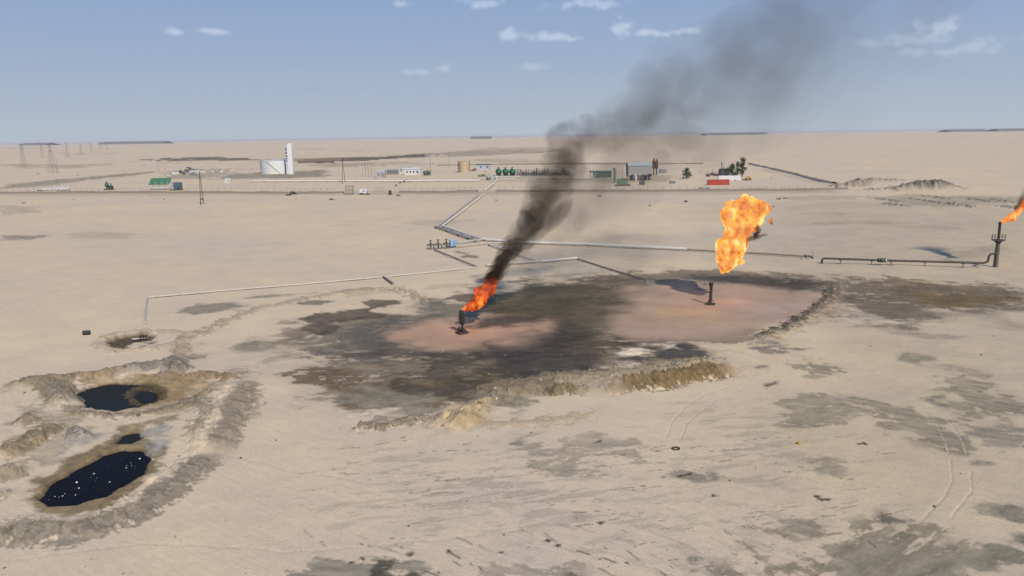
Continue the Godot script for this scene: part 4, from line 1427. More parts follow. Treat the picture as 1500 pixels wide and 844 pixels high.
func build_pipes() -> void:
	var white := paint(0.68, 0.655, 0.60, 0.6)
	var pale := paint(0.47, 0.44, 0.38, 0.7)
	var dull := paint(0.24, 0.205, 0.16, 0.8)
	pipeline("pipeline", "left one of the paired white pipes slanting down from the bund gap", [702, 286, 674, 308, 641, 333], 0.30, pale)
	pipeline("pipeline", "right one of the paired white pipes slanting down from the bund gap", [709, 286, 682, 308, 648, 332.5], 0.34, white)
	pipeline("pipeline", "grey tube standing for the shadowed trench at the sharp bend, lower of two", [638, 334, 670, 345, 700, 356], 0.36, paint(0.36, 0.34, 0.31, 0.7))  # grey tube drawn in place of a trench lying in shadow
	pipeline("pipeline", "white pipe from the sharp bend towards the white trunk pipe, upper of two", [648, 333, 676, 343, 708, 353.5], 0.34, white)
	pipeline("pipeline", "thick white trunk pipe passing behind the smoke", [706, 353.5, 760, 358, 860, 361.5, 1005, 368], 0.40, white)
	pipeline("pipeline", "brown thin pipe continuing the white trunk pipe behind the fireball", [1007, 368.2, 1100, 373, 1180, 378.2], 0.22, dull)
	pipeline("pipeline", "thin white pipe slanting behind the black smoke to the fork", [716, 360, 750, 372, 787, 385], 0.24, white)
	pipeline("pipeline", "white pipe from the fork running left behind the smoke", [712, 392, 750, 389, 786, 386], 0.26, pale)
	pipeline("pipeline", "pale pipe from the fork to the bend above the soot", [792, 386, 820, 383, 846, 381], 0.26, white)
	pipeline("pipeline", "thin brown pipe from the bend down into the wide red pad", [846, 381, 895, 397, 948, 413], 0.15, paint(0.17, 0.13, 0.10, 0.8), 0.15)
	pipeline("pipeline", "long pale pipe between the well pit corner and the valve manifold", [216, 437.5, 320, 428, 440, 418, 560, 407, 640, 399, 701, 393], 0.17, paint(0.52, 0.485, 0.43, 0.8), 0.04)
	pipeline("pipeline", "brown pipe from the three valves down to the long pale pipe", [636, 367, 668, 380, 699, 393], 0.17, dull, 0.15)
	pipeline("pipeline", "short pale pipe turning from the far corner towards the well pit", [216, 437.5, 213, 456, 212, 474], 0.17, paint(0.50, 0.46, 0.40, 0.8), 0.02)
	pipeline("pipeline", "short dark pipe stub branching from the long pale pipe", [562, 407.2, 576, 418], 0.2, dull, 0.1)
	pipeline("pipeline", "long white pipe along the inside of the bund past the white truck", [368, 267.5, 480, 267.3, 600, 267, 703, 266.5], 0.55, white, 0.5)
	pipeline("pipeline", "curved white pipe entering the plant beside the green vessels", [712, 280, 722, 272, 727, 266, 727, 260], 0.6, white, 0.3)
	pipeline("pipeline", "pale manifold pipe from the blue cabin to the white trunk pipe", [670, 359, 690, 356.5, 705, 354.6], 0.24, pale, 0.5)
	pipeline("pipeline", "second pale manifold pipe running below the first one", [668, 364, 710, 359.5, 752, 358.6], 0.22, pale, 0.4)
	# the end of the brown pipe
	var p := spot(1188, 379)
	var o := thing("pipe_end", "dark pipe end with a thin upright and white blocks", "pipe", p)
	var st := mb()
	path_tube(st, [Vector3(-1.6, 0.75, -0.2), Vector3(0.0, 0.5, 0), Vector3(0.6, -0.1, 0.2)], 0.22, 10)
	done("pipe", st, paint(0.045, 0.04, 0.035, 0.6), o)
	st = mb()
	rod(st, Vector3(0.4, 0, 0), Vector3(0.45, 2.0, 0), 0.05, -1.0, 6)
	done("upright", st, paint(0.1, 0.09, 0.08, 0.6), o)
	for x in [-2.0, 3.6]:
		st = mb()
		bx(st, Vector3(x, 0.1, 0.6), Vector3(0.9, 0.5, 0.5), Vector3(0, x, 0))
		done("block", st, paint(0.55, 0.5, 0.42, 0.8), o)
	# the valves and the blue cabin
	var mv := paint(0.05, 0.05, 0.04, 0.7)
	valve_tree("wellhead", "leftmost of three dark valve trees beside the blue cabin", spot(631, 365), 2.4, mv, "valve trees beside the blue cabin")
	valve_tree("wellhead", "middle one of three dark valve trees beside the blue cabin", spot(642, 364.5), 2.5, mv, "valve trees beside the blue cabin")
	valve_tree("wellhead", "dark valve tree standing closest to the blue cabin", spot(654, 363.8), 2.5, mv, "valve trees beside the blue cabin")
	var f := fit(660, 669, 363, 352)
	o = thing("equipment_cabin", "small light blue cabin on skids beside three valve trees", "cabin", f[0], 0.3)
	st = mb()
	bx(st, Vector3(0, 1.25, -0.8), Vector3(1.7, 1.7, 1.7))
	done("body", st, paint(0.25, 0.42, 0.62, 0.5), o)
	st = mb()
	bx(st, Vector3(0, 2.14, -0.8), Vector3(1.9, 0.1, 1.9))
	done("roof", st, paint(0.5, 0.6, 0.7, 0.5), o)
	st = mb()
	bx(st, Vector3(0.2, 1.2, 0.07), Vector3(0.7, 1.3, 0.06))
	done("door", st, paint(0.16, 0.3, 0.5, 0.5), o)
	for x in [-0.7, 0.7]:
		st = mb()
		bx(st, Vector3(x, 0.2, -0.8), Vector3(0.2, 0.45, 1.9))
		done("skid", st, paint(0.06, 0.06, 0.06, 0.7), o)

func build_left_plant() -> void:
	var k := 0
	for q in [[34.5, 243, "two legged grey pylon farthest to the left, before the horizon"], [77, 253.5, "tall grey pylon nearest the bund, beside a shorter pole"], [99, 231, "grey pylon third along the line towards the horizon"], [119, 227, "small grey pylon fourth along the line"], [134, 223.5, "small faint pylon fifth along the line"], [147, 221, "faint pylon sixth along the line"], [157, 219.3, "tiny faint pylon last before the horizon"], [62, 232, "faint slim pylon between the two leftmost big ones"]]:
		var p := spot(q[0], q[1])
		lattice_pylon(p, 29.0, q[2])
		k += 1
	mast("lamp_post", "grey pole beside the tall pylon nearest the bund", "pole", 84.5, 253, 233, 0.25)
	mast("lamp_post", "thin pole left of the white scrap heap", "pole", 232, 252, 238, 0.2)
	mast("lamp_post", "lamp pole at the right of the fuel tank by the white huts", "pole", 631, 258, 228, 0.2)
	mast("lamp_post", "thin pole left of the beige tank", "pole", 658, 246, 222, 0.2)
	mast("lamp_post", "thin pole beside the green skid right of the green shed", "pole", 912, 262, 243, 0.15)
	shears_pole(spot(294, 301), spot(298.5, 299), 15.5, "dark double pole standing before the bund on bare sand")
	shears_pole(spot(501.5, 269.5), spot(505.5, 268), 17.0, "dark double pole behind the wire cage and white truck")
	# white pipe skid
	var f := fit(56, 103, 279, 271)
	var w: float = f[1]
	var o := thing("valve_skid", "long white pipe skid with flanges at the far left of the bund", "pipe skid", f[0])
	var white := paint(0.62, 0.62, 0.6, 0.6)
	var dark := paint(0.05, 0.045, 0.04, 0.8)
	var st := mb()
	path_tube(st, [Vector3(-w * 0.48, 0.2, 0.5), Vector3(-w * 0.3, 0.7, 0), Vector3(-w * 0.05, 0.9, 0), Vector3(w * 0.48, 1.5, 0)], 0.6, 10)
	rod(st, Vector3(w * 0.05, 0.8, 1.0), Vector3(w * 0.5, 0.9, 1.0), 0.5, -1.0, 10)
	done("pipe", st, white, o)
	for x in [0.02, 0.14, 0.27, 0.38, 0.47]:
		st = mb()
		rod(st, Vector3(w * x, -0.2, 0.3), Vector3(w * x, 2.8, 0.3), 0.45, -1.0, 10)
		rod(st, Vector3(w * x, 1.7, 0.3), Vector3(w * x, 2.1, 0.3), 0.8, -1.0, 12)
		done("valve", st, white, o)
	st = mb()
	bx(st, Vector3(-w * 0.42, 0.2, 0.6), Vector3(w * 0.16, 0.7, 1.2))
	done("support", st, dark, o)
	st = mb()
	rod(st, Vector3(w * 0.26, 1.5, 0), Vector3(w * 0.24, 4.4, 0), 0.1, 0.06, 6)
	done("vent_pipe", st, white, o)
	# green pump
	f = fit(153, 166, 278, 266)
	o = thing("pump_unit", "green oil pump unit alone beside the bund, left of the green roofed shelter", "pump", f[0])
	var green := paint(0.035, 0.13, 0.075, 0.6)
	st = mb()
	bx(st, Vector3(0, 0.3, 0), Vector3(f[1], 0.6, 2.2))
	done("base", st, dark, o)
	st = mb()
	rod(st, Vector3(-0.9, 0.5, 0), Vector3(-1.2, f[2], 0), 0.8, 0.6, 10)
	ball(st, Vector3(-1.0, f[2] * 0.6, 0.2), Vector3(1.3, 1.5, 1.2))
	done("pump_body", st, green, o)
	st = mb()
	bx(st, Vector3(1.4, 1.5, 0), Vector3(2.2, 2.2, 1.8))
	rod(st, Vector3(1.5, 2.0, 0), Vector3(1.5, 4.2, 0), 0.35, -1.0, 6)
	done("motor", st, paint(0.04, 0.05, 0.06, 0.6), o)
	# green roofed open shelter
	f = fit(219, 249, 278, 264)
	w = f[1]
	var h: float = f[2]
	o = thing("open_shelter", "open shelter with a green ribbed roof on white posts", "shelter", f[0])
	st = mb()
	bx(st, Vector3(0, h * 0.86, -1.5), Vector3(w, 0.25, 6.5), Vector3(0.6, 0, 0))
	done("roof", st, paint(0.05, 0.17, 0.08, 0.6), o)
	for x in [-0.44, -0.15, 0.15, 0.44]:
		for z in [0.8, -3.6]:
			st = mb()
			rod(st, Vector3(x * w, -0.3, z), Vector3(x * w, h * 0.86 - 0.36 * z * 0.5, z), 0.16, -1.0, 7)
			done("post", st, paint(0.45, 0.45, 0.42, 0.6), o)
	st = mb()
	rod(st, Vector3(-w * 0.4, 0.9, -1.0), Vector3(w * 0.45, 0.9, -1.0), 0.45, -1.0, 12)
	done("header_pipe", st, white, o)
	f = fit(250, 267, 279, 264)
	o = thing("compressor_unit", "blue grey compressor unit with a pipe rack at the shelter's right end", "compressor", f[0])
	st = mb()
	bx(st, Vector3(f[1] * 0.15, f[2] * 0.42, 0), Vector3(f[1] * 0.6, f[2] * 0.7, 3.0))
	done("housing", st, paint(0.075, 0.105, 0.14, 0.5), o)
	st = mb()
	rod(st, Vector3(-f[1] * 0.32, 0, 0.5), Vector3(-f[1] * 0.32, f[2] * 0.8, 0.5), 0.6, -1.0, 12)
	rod(st, Vector3(f[1] * 0.1, f[2] * 0.6, 0.5), Vector3(f[1] * 0.1, f[2], 0.5), 0.3, -1.0, 10)
	done("cylinder", st, paint(0.4, 0.41, 0.42, 0.5), o)
	st = mb()
	rod(st, Vector3(f[1] * 0.3, f[2] * 0.25, 1.7), Vector3(f[1] * 0.3, f[2] * 0.3, 1.7), 0.8, -1.0, 14)
	bx(st, Vector3(0, 0.25, 0), Vector3(f[1], 0.5, 3.4))
	done("frame", st, dark, o)
	# white hut, scrap pieces
	house("hut", "tiny white hut on dark legs right of the double pole", "hut", 329, 338, 268, 261, 3.0, white, white, 1)
	var n := 0
	for q in [[248, 257.5, 4, 0.5], [256, 255.5, 7, 0.6], [264, 254, 6, 0.1], [270, 256, 5, 0.1], [278, 252, 9, 0.15], [286, 254.5, 10, 0.5], [295, 253.5, 7, 0.6], [313, 252, 5, 0.5], [322, 252.5, 6, 0.6], [283, 257, 6, 0.2]]:
		var p := spot(q[0], q[1])
		var c: float = q[3]
		var s: float = q[2] * metre(p) * 1.5
		var sc := thing("scrap_pile", ["pale scrap drum", "white scrap pipe", "dark scrap frame", "dark scrap engine", "dark scrap sheet", "broad white scrap trailer", "white scrap tank", "small white scrap box", "pale scrap box", "grey scrap sheet"][n] + " in the junk field beyond the shelter, " + ["at its left end", "second from its left", "before the dark patch", "beside a dark frame", "in its middle", "right of its middle", "by the double pole", "past the double pole", "at its right end", "lowest of the heap"][n], "scrap", p, n * 0.7, "scrap beyond the shelter")
		st = mb()
		bx(st, Vector3(0, s * 0.16, 0), Vector3(s, s * 0.32, s * 0.5))
		done("body", st, paint(c, c, c * 0.96, 0.7), sc)
		st = mb()
		rod(st, Vector3(-s * 0.4, s * 0.35, 0.2), Vector3(s * 0.35, s * 0.5, -0.2), s * 0.08, -1.0, 7)
		done("pipe", st, paint(c * 0.5, c * 0.5, c * 0.5, 0.7), sc)
		n += 1
	# the white tank and the lettered tower beside it
	f = fit(378.5, 423, 255, 236)
	var r: float = f[1] * 0.535
	h = f[2]
	o = thing("storage_tank", "large round white storage tank at the foot of the tall lettered tower", "tank", f[0] - Vector3(0, 0, r * 0.8))
	st = mb()
	rod(st, Vector3(0, -1.5, 0), Vector3(0, h, 0), r, -1.0, 48)
	done("shell", st, paint(0.72, 0.73, 0.74, 0.5), o)
	st = mb()
	rod(st, Vector3(0, h, 0), Vector3(0, h + 1.2, 0), r * 1.01, 0.4, 48)
	done("roof", st, paint(0.6, 0.61, 0.62, 0.6), o)
	for y in [0.22, 0.45, 0.68]:
		st = mb()
		rod(st, Vector3(0, h * y, 0), Vector3(0, h * y + 0.1, 0), r + 0.04, -1.0, 48)
		done("weld_band", st, paint(0.6, 0.61, 0.62, 0.6), o)
	st = mb()
	for i in 14:
		var a := 1.1 + i * 0.06
		bx(st, Vector3(cos(a) * (r + 0.5), h * (i + 0.5) / 14.0, sin(a) * (r + 0.5)), Vector3(0.9, 0.12, 0.9), Vector3(0, -a, 0))
	var stairs := done("stairway", st, paint(0.66, 0.67, 0.68, 0.6), o)
	stairs.set_meta("kind", "stuff")
	st = mb()
	for i in 36:
		var a := i * TAU / 36.0
		rod(st, Vector3(cos(a) * r, h, sin(a) * r), Vector3(cos(a) * r, h + 1.1, sin(a) * r), 0.06, -1.0, 4)
		var b := (i + 1) * TAU / 36.0
		rod(st, Vector3(cos(a) * r, h + 1.1, sin(a) * r), Vector3(cos(b) * r, h + 1.1, sin(b) * r), 0.06, -1.0, 4)
	done("railing", st, paint(0.4, 0.41, 0.42, 0.6), o)
	f = fit(421, 431, 255, 214)
	w = f[1]
	h = f[2]
	o = thing("lettered_tower", "slim tall white tower with dark marks down its side, beside the white tank", "tower", f[0] + Vector3(0, 0, 1.0))
	st = mb()
	bx(st, Vector3(w * 0.16, h * 0.5 - 0.5, 0), Vector3(w * 0.66, h + 1.0, w * 0.7))
	done("front_slab", st, paint(0.75, 0.76, 0.78, 0.5), o)
	st = mb()
	bx(st, Vector3(-w * 0.34, h * 0.48 - 0.5, 0), Vector3(w * 0.32, h * 0.96 + 1.0, w * 0.55))
	done("side_slab", st, paint(0.66, 0.67, 0.7, 0.5), o)
	st = mb()
	rod(st, Vector3(w * 0.16, h, -w * 0.34), Vector3(w * 0.16, h, w * 0.34), w * 0.33, -1.0, 16)
	done("cap", st, paint(0.75, 0.76, 0.78, 0.5), o)
	for q in [[0.90, 0.05], [0.83, 0.04], [0.74, 0.07], [0.63, 0.06], [0.54, 0.05], [0.46, 0.04], [0.32, 0.02], [0.22, 0.02]]:
		st = mb()
		bx(st, Vector3(-w * 0.36, h * q[0], w * 0.275 + 0.02), Vector3(w * (0.24 if q[1] > 0.03 else 0.14), h * q[1], 0.05))
		done("letter", st, paint(0.02, 0.035, 0.1, 0.5), o)
	# switch yard
	n = 0
	for x in [533, 537.5, 542, 546.5]:
		f = fit(x - 2, x + 2, 259, 238)
		o = thing("switch_gantry", ["thin grey switchyard gantry left of its neighbours", "second grey switchyard gantry from the double pole", "third grey switchyard gantry from the double pole", "grey switchyard gantry next to the grey sheds"][n], "gantry", f[0], 0.4, "switchyard gantries")
		for s in [-1.0, 1.0]:
			st = mb()
			rod(st, Vector3(s * 1.2, -0.3, 0), Vector3(s * 1.0, f[2], 0), 0.14, 0.1, 6)
			done("post", st, paint(0.3, 0.3, 0.3, 0.6), o)
		st = mb()
		rod(st, Vector3(-1.6, f[2] * 0.92, 0), Vector3(1.6, f[2] * 0.92, 0), 0.12, -1.0, 6)
		done("beam", st, paint(0.3, 0.3, 0.3, 0.6), o)
		st = mb()
		rod(st, Vector3(-1.4, f[2] * 0.6, 0), Vector3(1.4, f[2] * 0.6, 0), 0.1, -1.0, 6)
		done("beam", st, paint(0.3, 0.3, 0.3, 0.6), o)
		n += 1
	house("shed", "low grey shed before the switchyard", "shed", 551, 564, 261, 250.5, 6, paint(0.36, 0.37, 0.385, 0.7), paint(0.42, 0.43, 0.45, 0.6), 2, 0.3)
	house("shed", "dark grey transformer shed with white ends behind the low grey shed", "shed", 566, 582.5, 256, 247.5, 6, paint(0.22, 0.225, 0.23, 0.7), paint(0.35, 0.36, 0.37, 0.6), 4, 0.15)
	house("site_building", "white flat building under a pale overhanging roof, left of the white hall", "building", 584, 601, 255, 241.5, 8, paint(0.52, 0.52, 0.5, 0.7), paint(0.62, 0.62, 0.6, 0.6), 3, 0.06)
	house("site_building", "white hall right of the flat white building", "building", 592, 615.5, 256.5, 246.5, 7, paint(0.63, 0.64, 0.64, 0.7), paint(0.6, 0.61, 0.62, 0.6), 4, 0.2)
	drum_on_saddles("fuel_tank", "dark fuel tank on saddles beneath the lamp pole right of the white hall", spot(625.5, 257.5), 4.6, 1.6, 0.3, paint(0.07, 0.08, 0.065, 0.7))
	# before the bund: cage, truck, box, frames
	f = fit(506, 517, 286, 273)
	w = f[1]
	h = f[2]
	o = thing("wire_cage", "open wire cage on the sand left of the white truck", "cage", f[0])
	for x in [-0.5, -0.1, 0.3, 0.5]:
		for z in [0.0, -3.0]:
			st = mb()
			rod(st, Vector3(x * w, -0.3, z), Vector3(x * w, h, z), 0.09, -1.0, 6)
			done("post", st, paint(0.15, 0.14, 0.12, 0.7), o)
	for y in [0.15, 0.55, 0.98]:
		st = mb()
		rod(st, Vector3(-w * 0.5, h * y, 0), Vector3(w * 0.5, h * y, 0), 0.07, -1.0, 5)
		rod(st, Vector3(-w * 0.5, h * y, -3), Vector3(w * 0.5, h * y, -3), 0.07, -1.0, 5)
		rod(st, Vector3(-w * 0.5, h * y, 0), Vector3(-w * 0.5, h * y, -3), 0.07, -1.0, 5)
		rod(st, Vector3(w * 0.5, h * y, 0), Vector3(w * 0.5, h * y, -3), 0.07, -1.0, 5)
		done("rail", st, paint(0.15, 0.14, 0.12, 0.7), o)
	f = fit(525, 541, 285.5, 275)
	w = f[1]
	h = f[2] * 0.85
	o = thing("tank_truck", "white tank truck parked in the gap of the bund", "truck", f[0], -0.15)
	st = mb()
	bx(st, Vector3(w * 0.02, 0.55, -0.9), Vector3(w * 0.96, 0.2, 1.0))
	done("chassis", st, dark, o)
	st = mb()
	bx(st, Vector3(-w * 0.1, h * 0.55, -0.9), Vector3(w * 0.62, h * 0.7, 2.1))
	done("body", st, paint(0.7, 0.71, 0.72, 0.4), o)
	st = mb()
	bx(st, Vector3(w * 0.36, h * 0.42, -0.9), Vector3(w * 0.2, h * 0.5, 2.0))
	var cab := done("cab", st, paint(0.68, 0.69, 0.7, 0.4), o)
	st = mb()
	bx(st, Vector3(w * 0.4, h * 0.52, 0.12), Vector3(w * 0.1, h * 0.2, 0.04))
	done("window", st, paint(0.02, 0.025, 0.03, 0.1), cab)
	st = mb()
	bx(st, Vector3(-w * 0.02, h * 0.6, 0.17), Vector3(w * 0.14, h * 0.26, 0.05))
	done("panel", st, paint(0.2, 0.21, 0.22, 0.4), o)
	for x in [-0.3, -0.14, 0.36]:
		for z in [0.05, -1.85]:
			st = mb()
			rod(st, Vector3(w * x, 0.5, z - 0.14), Vector3(w * x, 0.5, z + 0.14), 0.5, -1.0, 16)
			done("wheel", st, paint(0.015, 0.015, 0.015, 0.8), o)
	f = fit(569, 574, 285.5, 279.5)
	o = thing("control_box", "small dark cabinet alone on the sand right of the white truck", "cabinet", f[0])
	st = mb()
	bx(st, Vector3(0, f[2] * 0.5, 0), Vector3(f[1] * 0.8, f[2], 1.0))
	done("body", st, paint(0.03, 0.028, 0.025, 0.6), o)
	st = mb()
	bx(st, Vector3(0, f[2] * 0.55, 0.52), Vector3(f[1] * 0.65, f[2] * 0.75, 0.06))
	done("door", st, paint(0.07, 0.05, 0.04, 0.6), o)
	st = mb()
	bx(st, Vector3(0, f[2] + 0.06, 0.05), Vector3(f[1] * 0.95, 0.12, 1.2))
	done("roof", st, paint(0.05, 0.045, 0.04, 0.6), o)
	n = 0
	for x in [551.5, 556.0, 560.5]:
		f = fit(x - 1.8, x + 1.8, 281, 274)
		o = thing("bent_pipe", ["thin bent pipe frame nearest the white truck", "thin bent pipe frame between two others", "thin bent pipe frame nearest the dark cabinet"][n], "frame", f[0], 0.0, "pipe frames in the bund gap")
		st = mb()
		path_tube(st, [Vector3(-f[1] * 0.5, -0.2, 0), Vector3(-f[1] * 0.5, f[2] * 0.8, 0), Vector3(f[1] * 0.4, f[2] * 0.9, 0.3), Vector3(f[1] * 0.5, -0.2, 0.5)], 0.07, 6)
		done("hoop", st, paint(0.2, 0.18, 0.15, 0.7), o)
		n += 1

func build_right_plant() -> void:
	var dark := paint(0.04, 0.036, 0.032, 0.8)
	var green := paint(0.03, 0.15, 0.085, 0.5)
	var white := paint(0.62, 0.62, 0.6, 0.6)
	var f := fit(671.5, 687.5, 252.5, 236.8)
	var r: float = f[1] * 0.5
	var h: float = f[2]
	var o := thing("beige_tank", "beige round tank with dark bands left of the blue roofed office", "tank", f[0] - Vector3(0, 0, r * 0.6))
	var st := mb()
	rod(st, Vector3(0, -0.5, 0), Vector3(0, h, 0), r, -1.0, 32)
	done("shell", st, paint(0.50, 0.40, 0.25, 0.7), o)
	for y in [0.34, 0.66]:
		st = mb()
		rod(st, Vector3(0, h * y, 0), Vector3(0, h * y + 0.16, 0), r + 0.05, -1.0, 32)
		done("band", st, paint(0.28, 0.22, 0.15, 0.7), o)
	st = mb()
	rod(st, Vector3(0, h, 0), Vector3(0, h + 0.8, 0), r * 1.02, 0.3, 32)
	done("roof", st, paint(0.42, 0.35, 0.25, 0.7), o)
	for s in [-1.0, 1.0]:
		st = mb()
		rod(st, Vector3(s * (r + 0.3), 0, 0.5), Vector3(s * (r + 0.3), h + 1.2, 0.5), 0.2, -1.0, 8)
		done("downpipe", st, paint(0.1, 0.085, 0.07, 0.7), o)
	f = fit(690, 698, 250.5, 245)
	o = thing("red_machine", "rusty red machine between the beige tank and the office", "machine", f[0])
	st = mb()
	bx(st, Vector3(0, 0.9, 0), Vector3(f[1] * 0.9, 1.4, 2.0), Vector3(0, 0, 0.2))
	done("body", st, paint(0.25, 0.06, 0.04, 0.7), o)
	st = mb()
	rod(st, Vector3(-1.5, 0.6, 0.6), Vector3(2.0, 2.8, 0.2), 0.3, -1.0, 8)
	done("boom", st, paint(0.2, 0.05, 0.035, 0.7), o)
	for x in [-1.2, 1.2]:
		st = mb()
		rod(st, Vector3(x, 0.5, 0.9), Vector3(x, 0.5, 1.2), 0.5, -1.0, 12)
		done("wheel", st, dark, o)
	house("office_cabin", "pale blue office cabin with a dark blue green roof behind the green vessels", "cabin", 698, 720, 249, 240, 5, paint(0.42, 0.46, 0.52, 0.6), paint(0.03, 0.09, 0.10, 0.5), 2, 0.1)
	# three green vessels with their heads to the front
	var n := 0
	for x in [730.5, 740.7, 750.6]:
		var p := spot(x, 257.5)
		o = drum_on_saddles("green_vessel", ["leftmost of three round headed green vessels", "middle one of three round headed green vessels", "rightmost of three round headed green vessels"][n], p, 9.0, 2.3, PI / 2 + 0.06, green, "green vessels in a row")
		n += 1
	var p := spot(741, 261)
	o = thing("vessel_plinth", "long pale plinth and pipe below the three green vessels", "plinth", p)
	st = mb()
	bx(st, Vector3(0, 0.45, 0), Vector3(17, 1.2, 2.0))
	done("slab", st, paint(0.45, 0.42, 0.37, 0.8), o)
	st = mb()
	rod(st, Vector3(-8.5, 1.5, 1.2), Vector3(9.5, 1.2, 1.2), 0.35, -1.0, 10)
	done("pipe", st, white, o)
	for x in range(-6, 8, 2):
		st = mb()
		bx(st, Vector3(x, 1.5, 0.7), Vector3(0.9, 0.9, 0.8))
		done("valve", st, dark, o)
	drum_on_saddles("grey_drum", "small grey drum before the office cabin and the white curved pipe", spot(716, 263.5), 3.2, 1.5, 1.2, paint(0.36, 0.38, 0.36, 0.6))
	f = fit(700, 711, 258.5, 252)
	o = thing("pump_skid", "low dark green pump skid left of the grey drum", "pump", f[0])
	st = mb()
	bx(st, Vector3(0, 0.3, 0), Vector3(f[1], 0.6, 2.4))
	done("base", st, dark, o)
	for x in [-0.3, 0.05, 0.34]:
		st = mb()
		rod(st, Vector3(x * f[1], 0.5, 0), Vector3(x * f[1], 1.6 + x, 0), 0.6, -1.0, 10)
		done("pump_body", st, paint(0.12, 0.16, 0.1, 0.6), o)
	# the long manifold of valves behind the smoke
	n = 0
	for i in 20:
		var x := 759.0 + i * 3.9
		p = spot(x, 258.0 - (i % 3) * 0.5)
		var hh := rng.randf_range(3.0, 5.6)
		valve_tree("manifold_valve", ["first", "second", "third", "fourth", "fifth", "sixth", "seventh", "eighth", "ninth", "tenth", "eleventh", "twelfth", "thirteenth", "fourteenth", "fifteenth", "sixteenth", "seventeenth", "eighteenth", "nineteenth", "last"][i] + (" valve upright of the manifold row, counted from the green vessels"), p, hh, paint(0.06, 0.058, 0.05, 0.7) if i % 4 else paint(0.3, 0.31, 0.3, 0.6), "valve uprights of the manifold")
	pipeline("manifold_pipe", "dark header pipe threading the long row of manifold valves", [757, 257.5, 800, 257.6, 834, 257.8], 0.5, paint(0.07, 0.06, 0.05, 0.7), 0.9, 9.0, "")
	pipeline("manifold_pipe", "pale pipe on the ground before the manifold valves", [757, 262, 850, 263.2, 930, 264], 0.35, paint(0.45, 0.43, 0.39, 0.7), 0.4, 9.0, "")
	# long green separator
	f = fit(864, 896, 262, 250)
	o = thing("separator_unit", "long dark green separator house with a white hook pipe, left of the grey hall", "separator", f[0] - Vector3(0, 0, 2.0))
	var w: float = f[1]
	h = f[2]
	st = mb()
	bx(st, Vector3(w * 0.08, h * 0.45, 0), Vector3(w * 0.8, h * 0.62, 4.0))
	done("housing", st, paint(0.03, 0.10, 0.055, 0.6), o)
	st = mb()
	bx(st, Vector3(0, h * 0.88, 0), Vector3(w * 1.02, 0.3, 5.0), Vector3(0.12, 0, 0))
	done("roof", st, paint(0.04, 0.12, 0.07, 0.6), o)
	for x in [-0.48, -0.3, 0.48]:
		st = mb()
		rod(st, Vector3(w * x, -0.3, 2.2), Vector3(w * x, h * 0.85, 2.2), 0.16, -1.0, 7)
		done("post", st, paint(0.05, 0.1, 0.06, 0.6), o)
	st = mb()
	path_tube(st, [Vector3(-w * 0.28, 0, 2.8), Vector3(-w * 0.29, h * 0.5, 2.8), Vector3(-w * 0.25, h * 0.68, 2.8), Vector3(-w * 0.18, h * 0.68, 2.8)], 0.24, 8)
	done("hook_pipe", st, white, o)
	f = fit(897, 903, 268, 246)
	o = thing("green_column", "upright light green column at the right end of the separator house", "vessel", f[0])
	st = mb()
	rod(st, Vector3(0, -0.2, 0), Vector3(0, f[2] * 0.92, 0), 1.0, -1.0, 16)
	ball(st, Vector3(0, f[2] * 0.92, 0), Vector3(1.0, 0.6, 1.0), 16)
	done("shell", st, paint(0.10, 0.22, 0.12, 0.5), o)
	st = mb()
	rod(st, Vector3(-1.0, 0, 0.6), Vector3(-1.0, f[2] * 0.8, 0.6), 0.15, -1.0, 8)
	rod(st, Vector3(0.3, f[2] * 0.9, 0), Vector3(0.3, f[2] * 1.05, 0), 0.2, -1.0, 8)
	done("pipe", st, white, o)
	f = fit(902, 924, 272.5, 256)
	w = f[1]
	o = thing("process_skid", "green process skid of stacked drums and pipes before the grey hall", "skid", f[0] - Vector3(0, 0, 1.5))
	st = mb()
	bx(st, Vector3(0, 0.35, 0), Vector3(w, 0.5, 3.4))
	done("base", st, dark, o)
	for q in [[1.5, 0.9], [3.1, 0.75]]:
		st = mb()
		rod(st, Vector3(-w * 0.38, q[0], 0.3), Vector3(w * 0.3, q[0], 0.3), q[1] * 0.8, -1.0, 14)
		ball(st, Vector3(-w * 0.38, q[0], 0.3), Vector3(0.4, q[1] * 0.8, q[1] * 0.8), 14)
		ball(st, Vector3(w * 0.3, q[0], 0.3), Vector3(0.4, q[1] * 0.8, q[1] * 0.8), 14)
		done("drum", st, paint(0.06, 0.16, 0.10, 0.5), o)
	st = mb()
	for x in [-0.42, -0.1, 0.22, 0.42]:
		rod(st, Vector3(x * w, 0, 1.2), Vector3(x * w, f[2] * 0.8, 1.2), 0.14, -1.0, 7)
	rod(st, Vector3(-w * 0.45, 2.4, 1.2), Vector3(w * 0.45, 2.4, 1.2), 0.16, -1.0, 7)
	rod(st, Vector3(-w * 0.45, 1.0, 1.6), Vector3(w * 0.5, 1.0, 1.6), 0.2, -1.0, 7)
	done("pipework", st, paint(0.32, 0.36, 0.32, 0.6), o)
	# grey hall: gabled roof over an open floor
	f = fit(920, 956, 264.5, 236.5)
	w = f[1]
	h = f[2]
	o = thing("compressor_hall", "tall grey gabled hall, open and dark along its ground floor", "hall", f[0] - Vector3(0, 0, 6.0))
	var sheet := paint(0.30, 0.315, 0.32, 0.6)
	st = mb()
	bx(st, Vector3(0, h * 0.56, 5.0), Vector3(w * 0.97, h * 0.42, 0.3))
	bx(st, Vector3(0, h * 0.56, -5.0), Vector3(w * 0.97, h * 0.42, 0.3))
	done("wall", st, sheet, o)
	for s in [-1.0, 1.0]:
		st = mb()
		bx(st, Vector3(s * w * 0.47, h * 0.48, 0), Vector3(0.3, h * 0.58, 9.7))
		done("end_wall", st, paint(0.11, 0.125, 0.145, 0.6), o)
